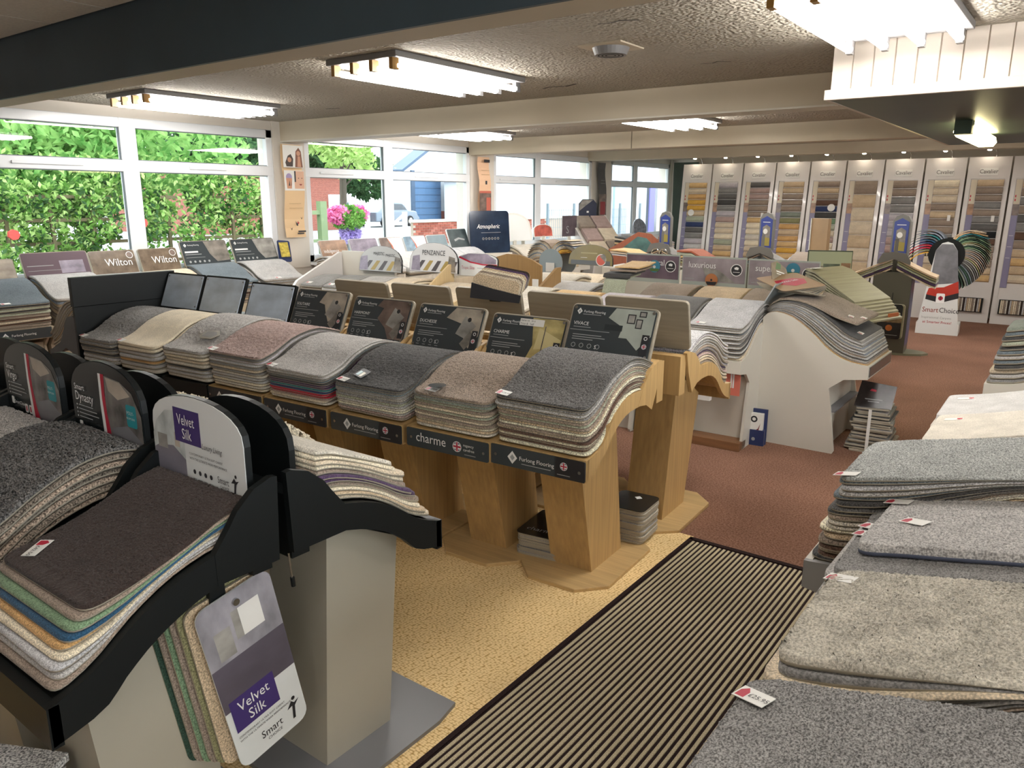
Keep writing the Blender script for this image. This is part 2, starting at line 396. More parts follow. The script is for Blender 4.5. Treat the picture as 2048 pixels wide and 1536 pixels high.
# dropped soffit with boards
SX = -1.235; SY = 4.44; SZ = 2.17
mb = MB().box(SX + .015, XR, SY + .015, YB3 - .01, SZ + .01, ZC, SOFF).box(SX, XR, SY, YB3 - .01, SZ - .004, SZ + .012, GREENP)
o = struct(mb.build('soffit'))
bd = MB().prism('z', [(0, 0), (.004, -.010), (.096, -.010), (.1, 0)], SZ + .03, ZC, SOFF)
for k in range(48):
    b = bd.build('board', o, (SX + .012 + k * .1, SY + .014, 0)) if k == 0 else b0.copy()
    if k == 0: b0 = b
    else: COL.objects.link(b); b.location = (SX + .012 + k * .1, SY + .014, 0)
MB().box(SX - .012, XR, SY - .014, SY + .012, SZ - .006, SZ + .045, SOFF).build('trim_strip', o, bevel=.004)
MB().box(SX - .012, SX + .012, SY + .012, YB3 - .01, SZ - .006, SZ + .045, SOFF).build('trim_strip', o, bevel=.004)
# walls
mb = MB().box(XW - .25, XW, YR, YE, -.02, .92, WALLP).box(XW - .25, XW, YR, YE, 2.36, ZT, WALLP)
for y0, y1 in ((YR, 2.30), (5.33, 5.74), (8.62, 9.15), (11.93, 12.58), (15.03, YE)): mb.box(XW - .25, XW + .02, y0, y1, .9, 2.5, WALLP)
struct(mb.build('wall_left'))
struct(MB().box(XW - .25, -5.7, YE, YE + .2, 0, ZC + .1, WALLP).build('wall_end'))
struct(MB().box(-5.7, XR, YP, YP + .15, 0, ZC + .1, WALLP).box(-5.7, -5.55, YP + .15, YE, 0, ZC + .1, WALLP).build('wall_back'))
struct(MB().box(XR, XR + .2, YR, -2.2, 0, ZT + .1, WALLP).box(XR, XR + .2, 4.2, YE, 0, ZT + .1, WALLP).box(XR, XR + .2, -2.2, 4.2, 0, .6, WALLP).box(XR, XR + .2, -2.2, 4.2, 2.3, ZT + .1, WALLP).build('wall_right'))
struct(MB().box(XW, XR + .2, YR - .2, YR, 0, ZT + .1, WALLP).build('wall_rear'))
# windows: frame, transom, mullion, panes, vents
def glass_mat():
    m = bpy.data.materials.new('window glass'); m.use_nodes = True; nt = m.node_tree; nt.nodes.remove(nt.nodes['Principled BSDF'])
    out = nt.nodes['Material Output']; t = node(nt, 'ShaderNodeBsdfTransparent'); t.inputs[0].default_value = (.93, .97, .96, 1)
    g = node(nt, 'ShaderNodeBsdfGlossy'); g.inputs['Roughness'].default_value = .01; fr = node(nt, 'ShaderNodeFresnel'); fr.inputs[0].default_value = 1.5
    mx = node(nt, 'ShaderNodeMixShader'); nt.links.new(fr.outputs[0], mx.inputs[0]); nt.links.new(t.outputs[0], mx.inputs[1]); nt.links.new(g.outputs[0], mx.inputs[2])
    nt.links.new(mx.outputs[0], out.inputs[0]); return m
GLASS = glass_mat(); GASKET = M('gasket', '5d6468', .6); ZS = .95; ZTR = 1.94; ZHD = 2.36
def window(n, y0, y1, ym, vents):
    f = .055; X0 = XW - .06; X1 = XW + .005
    mb = MB().box(X0, X1, y0, y0 + f + .02, ZS, ZHD, UPVC).box(X0, X1, y1 - f - .02, y1, ZS, ZHD, UPVC)
    mb.box(X0, X1, y0, y1, ZHD - .085, ZHD, UPVC).box(X0, X1, y0, y1, ZS, ZS + .08, UPVC)
    w = struct(mb.build('window_%d' % n, bevel=.006))
    MB().box(X0, X1 + .004, ym - .075, ym + .075, ZS, ZHD, UPVC).build('mullion', w, bevel=.006)
    MB().box(X0, X1 + .002, y0, y1, ZTR - .05, ZTR + .05, UPVC).build('transom', w, bevel=.006)
    MB().box(XW - .02, XW + .12, y0, y1, ZS - .03, ZS, UPVC).build('window_sill', w)
    for a, b in ((y0 + f, ym - .07), (ym + .07, y1 - f)):
        for za, zb in ((ZS + .07, ZTR - .045), (ZTR + .045, ZHD - .08)):
            MB().poly([(XW - .033, a, za), (XW - .033, b, za), (XW - .033, b, zb), (XW - .033, a, zb)], GLASS).build('pane', w)
            g = .012
            MB().box(XW - .028, XW - .004, a - .02, a + g, za, zb, GASKET).box(XW - .028, XW - .004, b - g, b + .02, za, zb, GASKET).box(XW - .028, XW - .004, a, b, za - .01, za + g, GASKET).box(XW - .028, XW - .004, a, b, zb - g, zb + .01, GASKET).build('gasket', w)
    for a, b in vents: MB().box(X1, X1 + .018, a, b, ZTR - .012, ZTR + .012, UPVC).build('trickle_vent', w, bevel=.004)
w5 = struct(MB().box(XR, XR + .06, -2.2, 4.2, .6, .68, UPVC).box(XR, XR + .06, -2.2, 4.2, 2.22, 2.3, UPVC).build('window_5'))  # unseen window added in the right wall to bring side daylight
for k in range(5):
    y = -2.2 + k * 1.58; MB().box(XR, XR + .06, y, y + .08, .6, 2.3, UPVC).build('mullion', w5)
    if k < 4: MB().poly([(XR + .03, y + .08, .68), (XR + .03, y + 1.58, .68), (XR + .03, y + 1.58, 2.22), (XR + .03, y + .08, 2.22)], GLASS).build('pane', w5)
window(1, 2.30, 5.33, 3.775, ((2.78, 3.35), (4.35, 4.75)))
window(2, 5.74, 8.62, 7.035, ((5.95, 6.45), (7.5, 7.95)))
window(3, 9.15, 11.93, 10.30, ((9.3, 9.75), (10.8, 11.2)))
window(4, 12.58, 15.03, 13.55, ((12.7, 13.1),))
# ------------------------------------------------------------------ ceiling lights
TUBE = M('fluorescent tube', 'fffbf6', .3, emit=TUBE_POWER); CAPM = M('brown lampholder', '9c7436', .4); FIT = M('grey white enamel', '7c7a7a', .5)
def fixture(x, y, label, n=4, L=1.16, wd=.58, z=ZC):
    t = thing('ceiling_light', label, 'ceiling light', (x, y, z), 0, 'fluorescent ceiling lights')
    MB().box(-wd / 2, wd / 2, -L / 2 - .03, L / 2 + .03, -.035, 0, FIT).build('fitting', t, bevel=.005)
    for k in range(n):
        u = -wd / 2 + .05 + k * (wd - .1) / (n - 1)
        MB().cyl((u, -L / 2 + .02, -.075), (u, L / 2 - .02, -.075), .018, TUBE, 12).build('tube', t, smooth=False)
        MB().box(u - .014, u + .014, -L / 2 - .02, -L / 2 + .03, -.095, -.03, CAPM).build('lampholder', t); MB().box(u - .014, u + .014, L / 2 - .03, L / 2 + .02, -.095, -.03, FIT).build('lampholder', t)
    return t
fixture(-6.12, 3.85, 'four-tube light on stippled ceiling above the hedge window')
fixture(-3.5, 3.85, 'four-tube light hanging below torn stippled ceiling beside round vent')
fixture(-.86, 3.70, 'four-tube light in front of the white boarded soffit')
fixture(-6.12, 7.3, 'four-tube light between cream beams nearest the window wall')
fixture(-3.5, 7.3, 'four-tube light between cream beams, away from the windows')
fixture(1.7, 3.75, 'added unseen four-tube light on ceiling behind the soffit boards')  # added out of view so the visible tubes can run weaker
fixture(-.86, .55, 'four-tube light on suspended tiled ceiling over the runner', z=ZT, n=2)
fixture(1.7, .55, 'four-tube light on suspended tiled ceiling, right of the runner', z=ZT, n=2)
fixture(.4, -2.4, 'four-tube light on suspended tiled ceiling by the rear', z=ZT, n=2)
fixture(-5.0, 9.45, 'added unseen four-tube light behind the far cream beam by the window')  # fixtures behind the far beam: added out of sight to brighten the towers
fixture(-3.0, 9.45, 'added unseen four-tube light behind the far cream beam over wool stands')
fixture(-.8, 9.45, 'added unseen four-tube light behind the far cream beam over the aisle')
fixture(1.5, 9.45, 'added unseen four-tube light behind the far cream beam at the right')
fixture(1.7, -2.4, 'four-tube light over the rear of the shop floor', z=ZT)
t = thing('bulkhead_lamp', 'glowing box lamp hung under the dark green soffit', 'lamp', (-.79, 6.75, SZ))
MB().box(-.05, .05, -.74, -.62, -.09, -.004, M('dark lamp end', '3a4a40', .5)).build('end_cap', t)
MB().prism('y', [(-.06, -.03), (.06, -.03), (.07, -.07), (.05, -.10), (-.05, -.10), (-.07, -.07)], -.62, .62, M('warm diffuser', 'fff0b4', .4, emit=5.0)).build('diffuser', t)
t = thing('ceiling_vent', 'round cream ventilator grille on the stippled ceiling', 'vent', (-2.22, 3.866, ZC))
MB().box(-.13, .13, -.13, .13, -.008, 0, CREAM).build('mounting_plate', t)
MB().cyl((0, 0, -.008), (0, 0, -.045), .1, FIT, 28, .085).build('grille', t)
for r in (.07, .05, .03):
    mb = MB(); n = 24
    for i in range(n):
        a, b = 2 * math.pi * i / n, 2 * math.pi * (i + 1) / n
        mb.poly([(r * math.cos(a), r * math.sin(a), -.046), (r * math.cos(b), r * math.sin(b), -.046), ((r - .008) * math.cos(b), (r - .008) * math.sin(b), -.046), ((r - .008) * math.cos(a), (r - .008) * math.sin(a), -.046)], DARK)
    mb.build('slot', t)
# ------------------------------------------------------------------ floor coverings
o = tag(MB().box(-4.2, -1.40, -.6, 3.42, 0, .006, COIR).build('coir_matting'), 'tan woven coir matting between black stands and striped runner', 'matting')
o = thing('striped_runner', 'black and cream ribbed runner with black bound edge', 'runner', (-1.40, -.3, 0))
DKF = carpet_mat('black runner ground', '261c1c', '372b2a', 300); CRF = carpet_mat('cream rib', 'a99c80', 'cfc3a6', 300)
WR = 1.10
MB().box(0, WR, 0, 3.68, .0, .010, DKF).build('ground', o)
rb = MB().prism('y', [(-.0062, 0), (.0062, 0), (.0052, .003), (-.0052, .003)], .02, 3.655, CRF)
k = 0; x = .028; r0 = None
while x < WR - .02:
    if r0 is None: r0 = rb.build('rib', o, (x, 0, .010))
    else:
        q = r0.copy(); COL.objects.link(q); q.location = (x, 0, .010)
    x += .0225
MB().box(-.004, .014, 0, 3.68, 0, .016, DKF).box(-.004, WR, 3.662, 3.69, 0, .016, DKF).build('binding', o)
# ================================================================== DISPLAY STANDS
OAKB = [(.16, .80), (.28, .842), (.43, .838), (.55, .783), (.65, .690), (.77, .668)]
OAKT = [(.16, .945), (.272, .985), (.388, 1.0), (.547, .966), (.684, .900), (.79, .868)]
def thick(bot, top, k): return [(a[0] + (b[0] - a[0]) * k, a[1] + (b[1] - a[1]) * k) for a, b in zip(bot, top)]
def neg(pts): return [(-v, z) for v, z in pts]
def union_badge(items, cx, cz, r):
    items.append((disc(cx, cz, r), INK)); items.append((disc(cx, cz, r * .88), M('flag navy', '22305c', .4)))
    for a in (35, -35):
        c, s = math.cos(R_(a)), math.sin(R_(a)); q = r * .8; t = r * .14
        items.append(([(cx + c * q - s * t, cz + s * q + c * t), (cx + c * q + s * t, cz + s * q - c * t), (cx - c * q + s * t, cz - s * q - c * t), (cx - c * q - s * t, cz - s * q + c * t)], INK))
    for t, m in ((.3, INK), (.17, REDI)):
        items.append((rect(cx - r * .84, cz - r * t, cx + r * .84, cz + r * t), m)); items.append((rect(cx - r * t, cz - r * .84, cx + r * t, cz + r * .84), m))
def diamond(items, cx, cz, r):
    items.append(([(cx, cz - r), (cx + r * .86, cz), (cx, cz + r), (cx - r * .86, cz)], INK))
    items.append(([(cx, cz - r * .5), (cx + r * .42, cz), (cx, cz + r * .5), (cx - r * .42, cz)], INKG))
def screws(parent, pts, r=.008):
    for x, z in pts: MB().cyl((x, 0, z), (x, -.006, z), r, STEEL, 10).build('screw', parent)
def furlong_sign(t, name, v, z, tilt, w=.22, h=.25, pic=0, full=True, note=False):
    s = MB().prism('y', rrect(-w, 0, w, h, .022), 0, .022, RIM).build('header_board', t, (0, -v, z), (-tilt, 0, 0), bevel=.004)
    if not full: return s
    f = MB().prism('y', rrect(-w + .009, .009, w - .009, h - .009, .016), -.003, 0, SLATE).build('sign_face', s)
    P = PHOTO
    shapes = [[(.01, h - .012), (.205, h - .012), (.205, .12), (.15, .05), (.09, .10), (.05, .10), (.06, .15), (-.02, .19)],
              [(.0, h - .012), (.205, h - .012), (.205, .02), (.1, .02), (.06, .08), (-.01, .13), (.02, .19), (-.03, .2)],
              [(.03, h - .012), (.205, h - .012), (.205, .10), (.16, .03), (.11, .09), (.11, .15), (-.02, .18)],
              [(.02, h - .012), (.205, h - .012), (.205, .012), (.02, .012), (.05, .1)],
              [(.03, h - .012), (.205, h - .012), (.205, .12), (.1, .06), (.06, .12), (.04, .16), (-.01, .17)]]
    cols = [M('pale interior photo', 'aab0a6', .25, var=((8, 8, 8), .15)), PHOTO[2], PHOTO[4], M('yellow reflection print', 'a89a6a', .12, var=((8, 8, 14), .5)), PHOTO[4]]  # brass-yellow entry paints a window reflection into the charme sign
    it = [(shapes[pic], cols[pic])]
    if pic == 0:
        for a, b, c, d in ((.075, .17, .115, .215), (.13, .205, .165, .232), (.12, .15, .152, .195)): it += [(rect(a, b, c, d), DINK), (rect(a + .005, b + .005, c - .005, d - .005), P[1])]
        it.append((rect(-.03, .13, .06, .158), M('slate band', '33383a', .2)))
    elif pic == 3: it += [([(.06, .08), (.2, .1), (.2, .14), (.07, .19)], M('cream reflection print', 'c9bc8c', .15)), (rect(.10, .02, .106, .2), P[3])]  # cream patch belongs to the same painted reflection
    else: it += [([(.06, .10), (.12, .08), (.18, .15), (.1, .2)], P[1]), ([(.1, .05), (.14, .02), (.19, .09), (.15, .12)], P[0]), (disc(.13, .18, .012), DINK)]
    diamond(it, -.175, h - .04, .016)
    it.append((rect(-.205, .118, .0, .1205), INKG))
    for k, L in enumerate((.15, .17, .11)): it.append((rect(-.185, .095 - k * .011, -.185 + L, .0985 - k * .011), INKG))
    it.append((rect(-.155, h - .055, -.06, h - .052), INKG)); it.append((rect(-.19, .132, -.1, .135), INKG))
    for k in range(4):
        cx = -.17 + k * .042; it += [(disc(cx, .045, .012, 8), INKG), (disc(cx, .045, .009, 8), SLATE), (rect(cx - .01, .022, cx + .01, .0245), INKG)]
    it.append((rect(.165, .03, .2, .125), DINK)); it += [(disc(.183, .108, .009, 10), INK), (disc(.183, .108, .006, 10), DINK)]
    union_badge(it, .183, .07, .012)
    if note: it += [(rect(-.05, h - .055, .09, h - .02), CARD)]
    decals(f, it, y=-.0037)
    text(f, 'Furlong Flooring', -.152, h - .046, .017, INK, y=-.0065); text(f, name, -.192, .143, .024, INK, y=-.0065)
    text(f, 'S', -.06, .034, .026, INK, y=-.0065)
    if note: text(f, 'Same ca   in a', -.045, h - .034, .015, DINK, y=-.0065); text(f, 'Price &   half', -.045, h - .051, .015, DINK, y=-.0065)
    screws(f, [(-w + .022, h - .022), (w - .022, h - .022), (w - .022, .02), (-w + .022, .02)])
    return s
def wave_stand(loc, rz, label, group, style='oak', w=.228, front=True, strip=None, sign=None, lean=1):
    t = thing('display_stand', label, 'display stand', loc, rz, group)
    oak = style == 'oak'
    mw = OAK if oak else BLACK
    if oak:
        topc = [(.283, .842), (.431, .838), (.556, .783), (.652, .690), (.72, .666), (.785, .660)]
        botc = [(.785, .571), (.70, .60), (.63, .645), (.531, .728), (.426, .768), (.312, .773)]
        wing = [(.283, .842), (.235, .895), (.19, .925), (.108, .946), (.082, .940), (.120, .83), (.175, .729), (.24, .765), (.324, .776)]
        lip = .785
    else:
        topc = [(.183, .861), (.283, .833), (.374, .785), (.461, .723), (.536, .69), (.56, .684)]
        botc = [(.56, .596), (.459, .624), (.402, .675), (.335, .724), (.253, .763), (.181, .785)]
        wing = [(.183, .861), (.142, .912), (.117, .947), (.07, .986), (.02, 1.003), (.003, 1.000), (.012, .785), (.181, .785)]
        lip = .56
    tc = crom(topc, 14); bc = crom(botc, 14)
    for sgn in (-1, 1):
        a, b = sorted((sgn * w, sgn * (w - .022)))
        MB().prism('x', neg(tc + bc), a, b, mw).build('side_cheek', t)
        a, b = sorted((sgn * (w + .001), sgn * (w - .018)))
        MB().prism('x', neg(wing), a, b, mw).build('wing', t)
    deck = crom([(.10, .90 if not oak else .80)] + topc, 18)
    MB().ribbon('x', neg([(v, z - .012) for v, z in deck]), .014, -w + .02, w - .02, mw).build('deck', t)
    MB().box(-w, w, -lip - .004, -lip + .02, topc[-1][1] - .092, topc[-1][1], mw).build('front_lip', t)
    if oak:
        bw = min(.23, w)
        MB().prism('z', [(-bw + .11, -.664), (bw - .11, -.664), (bw, -.55), (bw, -.11), (bw - .11, -.016), (-bw + .11, -.016), (-bw, -.11), (-bw, -.55)], 0, .022, OAKH).build('base', t, bevel=.003)
        MB().prism('x', [(-.48, .022), (-.18, .022), (-.30, .80), (-.62, .62)], -.105, .105, OAK).build('column', t)
        MB().box(-w + .01, w - .01, -.10, -.03, .74, .93, OAK).build('spine', t)
    else:
        MB().prism('z', [(-.24, -.6), (.24, -.6), (.26, -.5), (.26, -.02), (-.26, -.02), (-.26, -.5)], 0, .02, GREYM).build('base', t)
        MB().prism('x', [(-.407, .02), (-.149, .02), (-.197, .78), (-.464, .64)], -.13, .13, M('greige melamine', 'a9a393', .45)).build('column', t)
        MB().box(-w + .02, w - .02, -.075, -.02, .76, .93, BLACK).build('spine', t)
    if strip:
        s = MB().prism('y', rrect(-w + .002, -.043, w - .002, .043, .008), -.005, 0, SLATE).build('label_strip', t, (0, -lip - .005, topc[-1][1] - .048))
        it = []
        if strip == 'f':
            diamond(it, -.115, 0, .028); it.append((rect(-.07, -.022, .07, -.019), INKG)); it.append((rect(.09, -.043, .225, .043), DINK))
            union_badge(it, .13, .008, .017); it.append((rect(.10, -.03, .16, -.027), INKG))
            decals(s, it, y=-.0058); text(s, 'Furlong Flooring', -.08, -.006, .025, INK, y=-.0085)
        else:
            union_badge(it, .06, 0, .024); it.append((rect(.1, -.03, .16, -.027), INKG)); decals(s, it, y=-.0058)
            text(s, 'charme', -.17, -.012, .06, INK, y=-.0085, sx=.95); text(s, 'regency', .095, .008, .018, INK, y=-.0085); text(s, 'carefree', .095, -.012, .018, INK, y=-.0085)
        screws(s, [(-.2, 0), (.2, -.005)], .007)
        s.location.y -= .0
    return t
# ---- row B: oak stands
ROWB = [(-1.73, 3.23, 2, 'VIVACE', 0, 1.175, 'f'), (-2.18, 3.19, 4, 'CHARME', 3, 1.095, 'c'), (-2.65, 3.15, 4, 'DUCHESSE', 2, 1.11, 'f'),
        (-3.13, 3.12, 4, 'HARMONY', 1, 1.115, 'f'), (-3.60, 3.09, 5, 'SOLITAIRE', 4, 1.13, 'f')]
OW = ['on first oak stand beside striped runner', 'on second oak stand from striped runner', 'on third oak stand from striped runner',
      'on fourth oak stand from striped runner', 'on fifth oak stand from striped runner']
OAKLAYERS = [
    (['cream', 'brown', 'taupe', 'cream', 'brown', 'oatmeal', 'taupe', 'cream', 'beige', 'taupe', 'sage', 'taupe', 'oatmeal', 'mid grey', 'light grey', 'mid grey', 'charcoal', 'dark grey'], 1.0),
    (['ivory', 'beige', 'cream', 'taupe', 'oatmeal', 'taupe', 'sage', 'oatmeal', 'taupe', 'sage', 'grey green', 'mid grey', 'taupe'], .78),
    (['taupe', 'mauve pink', 'light grey', 'cream', 'ivory', 'light grey', 'sage', 'mid grey', 'light grey', 'mid grey', 'slate', 'dark grey', 'charcoal'], .72),
    (['ivory', 'oatmeal', 'mauve pink', 'red', 'red', 'navy', 'teal', 'purple', 'purple', 'charcoal', 'slate', 'mid grey', 'light grey', 'light grey'], .78),
    (['cream', 'ivory', 'cream', 'silver grey', 'light grey', 'ivory', 'mid grey', 'oatmeal', 'mid grey', 'silver grey', 'lilac grey', 'dark grey', 'mauve pink'], .95)]
for i, (x, y, rd, nm, pic, zt, st) in enumerate(ROWB):
    rz = R_(3)
    wave_stand((x, y, 0), rz, 'oak wave display stand, %s from the striped runner, facing black stands' % ['nearest', 'second', 'third', 'fourth', 'fifth'][i], 'oak wave stands', strip=st)
    t = bpy.data.objects[-1] if False else None
STANDS = [o for o in COL.objects if o.name.startswith('display_stand')]
for i, (x, y, rd, nm, pic, zt, st) in enumerate(ROWB):
    tilt = R_(25); h = .25
    furlong_sign(STANDS[i], nm, .215, zt - h * math.cos(tilt), tilt, pic=pic, note=(i == 1))
    ly, k = OAKLAYERS[i]
    top = thick(OAKB, OAKT, k)
    if i: top = [(a, z - dz) for (a, z), dz in zip(top, (.03, .035, .025, .012, 0, 0))]
    tg = [[(-.82, .95, -8, '£28.50')], [(-.55, .93, -8, '£19.95')], [(-.78, .95, -8, '£16.50')], [(-.8, .95, -8, '£14.50')], [(-.85, .95, -8, '£24.50')]][i]
    out = stack((x, y, 0), R_(3), .218, OAKB, top, ly, OW[i], 'carpet samples on the oak stands', tags=tg,
                dense=[(.005, .0022), (.006, .002), (.006, .0022), (.007, .0018), (.007, .003)][i], speck=[.55, .45, .55, .3, .22][i], r=.06 if i == 1 else .045, jr=.5)
    o = out[-1]
    if i == 1:      # round guarantee badge
        MB().cyl((-.10, -.735, .852), (-.10, -.735, .8535), .04, SLATE, 20).build('round_badge', o, rot=(0, 0, 0))
    if i == 2:
        q = MB().box(-.05, .05, -.03, .03, 0, .002, DINK).build('swatch_card', o, (-.10, -.70, .842)); q.rotation_euler = (R_(24), 0, R_(-25))
        MB().box(-.035, -.004, -.022, .01, .002, .003, M('pale blue swatch', '8fb6bd', .4)).box(.002, .033, -.022, .01, .002, .003, M('pale swatch', 'c9c6b4', .4)).build('colour_chip', q)
    # stand behind, facing away
    b = wave_stand((x + .03, y + .06, 0), rz + math.pi, 'oak wave display stand back to back behind the %s oak stand' % ['first', 'second', 'third', 'fourth', 'fifth'][i], 'oak stands facing away', strip='f')
    furlong_sign(b, '', .165, 1.19 - h * math.cos(R_(14)) - .006 * i, R_(14), full=False)
out = stack((-1.70, 3.29, 0), R_(183), .218, OAKB, thick(OAKB, OAKT, 1.02), ['taupe', 'beige', 'oatmeal', 'mauve pink', 'purple', 'lilac grey', 'taupe', 'silver grey', 'mid grey', 'light grey', 'lilac grey', 'silver grey'],
            'on oak stand back to back beside runner', 'carpet samples on the rear oak stand', jr=.5)
for (x, y), ly in zip([(-2.15, 3.25), (-2.62, 3.21)], (['cream', 'beige', 'taupe', 'light grey'], ['cream', 'taupe', 'oatmeal', 'beige'])):
    stack((x, y, 0), R_(183), .218, OAKB, thick(OAKB, OAKT, .4), ly, '', '', indiv=False)
# ---- row B continued: black stands with headers that have window glare coloured in
BW = ['on black stand beside pink-mauve pile', 'on middle black stand with cream pile', 'on black stand against black end panel']
BL = [(['ivory', 'light grey', 'silver grey', 'charcoal', 'ivory', 'oatmeal', 'cream', 'ivory', 'light grey'], .85, .2, (-4.03, 3.05)),
      (['ivory', 'light grey', 'orange beige', 'silver grey', 'light grey', 'cream', 'cream'], .8, .12, (-4.45, 3.0)),
      (['light grey', 'silver grey', 'charcoal', 'mid grey', 'charcoal', 'mid grey', 'mid grey'], .75, .4, (-4.86, 2.97))]
GLARE = M('window glare sheet', 'c3d0de', .22, var=((5, 5, 9), .22), bump=(9, .2, .006), coat=.5)  # window glare on the glossy signs, put into the base colour
for i, (ly, k, sp, (x, y)) in enumerate(BL):
    t = wave_stand((x, y, 0), R_(4), 'black wave display stand %s' % ['with glare-tinted header beside pink-mauve samples', 'with glare-tinted header behind cream samples', 'against the black end panel'][i], 'black stands in oak row', w=.203)
    for ch in t.children:
        for s in ch.material_slots:
            if s.material in (OAK, OAKH): s.material = BLACK
    s = MB().prism('y', rrect(-.2, 0, .2, .25, .008), 0, .02, BLACK).build('header_board', t, (0, -.20, .93 - .02 * (i == 0)), (R_(-22), 0, 0))
    f = MB().prism('y', rrect(-.188, .012, .188, .238, .006), -.004, 0, GLARE).build('sign_face', s); screws(f, [(-.175, .222), (.175, .222), (.175, .03)], .005)
    out = stack((x, y, 0), R_(4), .195, OAKB, thick(OAKB, OAKT, k), ly, BW[i], 'samples on black stands in the oak row', speck=sp,
                dense=(.007, .0025) if i != 1 else None, tags=[(-.8, .95, -8)] if i else (), jr=.6, curl=.002)
    if i == 0:
        q = MB().prism('z', [(-.06, -.02), (-.03, -.045), (.05, -.045), (.075, .0), (.04, .045), (-.04, .04)], 0, .002, M('bronze badge', '5c5138', .4)).build('hexagon_badge', out[-1], (.06, -.64, .905)); q.rotation_euler = (R_(22), 0, R_(10))
        MB().poly([(-.04, -.025, .0025), (.03, -.03, .0025), (.055, 0, .0025), (.03, .03, .0025), (-.03, .028, .0025)], M('dark bronze', '39331f', .4)).build('badge_print', q)
# black end panel and stand facing the windows
t = thing('end_display_stand', 'black and grey end stand with tall black panel facing windows', 'display stand', (-5.08, 2.55, 0), R_(-90))
MB().box(-.34, .34, -.012, .012, 0, 1.165, BLACK).build('back_panel', t); MB().box(-.345, .345, -.02, .02, .985, 1.17, BLACK).build('top_rail', t, bevel=.004)
ep = crom([(.0, .90), (.06, .92), (.14, .90), (.2, .82), (.26, .74), (.34, .70), (.44, .66)], 14); eb = [(.44, .60), (.34, .60), (.28, .66), (.2, .70), (.12, .68), (.07, .60), (.05, .3), (.05, 0), (.0, 0)]
for sgn in (-1, 1):
    a, b = sorted((sgn * .33, sgn * .308)); MB().prism('x', neg(ep + eb), a, b, M('dark grey melamine', '4a4a4d', .45)).build('side_panel', t)
MB().ribbon('x', neg([(v, z - .01) for v, z in ep]), .014, -.31, .31, BLACK).build('deck', t)
stack((-5.08, 2.55, 0), R_(-90), .30, [(.03, .93), (.12, .91), (.2, .83), (.28, .75), (.36, .71), (.46, .67)], [(.02, 1.02), (.12, 1.02), (.24, .99), (.36, .90), (.42, .82), (.50, .76)],
      ['cream', 'ivory', 'orange beige', 'light grey', 'ivory', 'silver grey', 'light grey', 'ivory'], 'on grey end stand facing the windows', 'samples on the end stand', jv=.02)
# small ring-bound sample book clipped on top of the oak headers
t = thing('sample_book', 'bundle of small carpet swatches in black clip on oak header', 'sample book', (-2.50, 3.22, 1.125), R_(20))
MB().prism('x', [(-.02, 0), (.02, 0), (.05, .05), (.03, .06), (-.05, .05)], -.03, .03, BLACK).build('clip_foot', t)
MB().prism('y', [(-.13, .02), (.14, .0), (.15, .04), (.0, .07), (-.12, .10)], -.05, -.04, DINK).build('cover', t)
for k, key in enumerate(['beige', 'oatmeal', 'taupe', 'cream', 'beige', 'purple', 'dark brown']):
    q = MB().prism('y', rrect(-.13, .0, .13, .105, .03), 0, .008, pile(key), BACKING).build('swatch', t, (-.005 + .004 * k, -.035 + .016 * k, .025 + .008 * k), (R_(-12 - 2 * k), R_(9), 0))
# ---- row A: black stands with white columns
def arch_sign(t, w, h0, h1, v, z, fn, front_mat):
    s = MB().prism('y', arch(w, h0, h1, 14), 0, .016, BLACK).build('header_board', t, (0, -v, z))
    f = MB().prism('y', [(x * .985, zz * .985 + .002) for x, zz in arch(w, h0, h1, 14)], -.002, 0, front_mat).build('sign_face', s); fn(f)
    if fn is velvet: s.scale = (.91, 1, .97); s.location.x = -.02
    for x in (-.16, -.06, .04, .16): MB().cyl((x, .006, -.055), (x, .006, .01), .004, STEEL, 8).build('peg', s)
    return s
SMART = M('black sign print', '1d2224', .18, spec=.6); WSIGN = M('white sign print', 'd5d8d6', .25)
def velvet(f):
    it = [([(-.223, .002), (-.06, .002), (-.06, .205), (-.15, .195), (-.2, .16), (-.223, .12)], M('white room photo', 'b4bab8', .3, var=((14, 14, 9), .35))),
          ([(-.222, .002), (-.06, .002), (-.06, .07), (-.12, .10), (-.2, .09), (-.222, .08)], M('lilac grey carpet photo', '77747f', .3, var=((7, 7, 20), .15))),
          (rect(-.20, .085, -.15, .125), PHOTO[1]), (rect(-.11, .10, -.085, .14), PHOTO[4]),
          (rect(-.105, .118, .025, .212), PURPLE)]
    for k in range(4): it += [(disc(-.02 + k * .027, .045, .007, 8), DINK), (rect(-.03 + k * .027, .024, -.012 + k * .027, .027), INKG)]
    it += [([(.165, .02), (.172, .02), (.178, .05), (.192, .062), (.178, .058), (.17, .066), (.155, .05), (.17, .052)], DINK), (disc(.178, .071, .005, 8), DINK)]
    decals(f, it, y=-.0027)
    text(f, 'Velvet', -.04, .168, .042, INK, y=-.0055, align='CENTER', sx=.8); text(f, 'Silk', -.04, .13, .042, INK, y=-.0055, align='CENTER', sx=.8)
    text(f, 'Luxury Living', .03, .118, .022, DINK, y=-.0055, shear=.35, sx=.8)
    text(f, 'CONTEMPORARY ULTRA SOFT CARPET', -.035, .092, .009, DINK, y=-.0055); text(f, 'WITH THE ULTIMATE WEAR PERFORMANCE', -.035, .079, .009, DINK, y=-.0055)
    text(f, 'Smart', .095, .04, .026, DINK, y=-.0055, sx=.85); text(f, 'CHOICE', .105, .027, .011, DINK, y=-.0055)
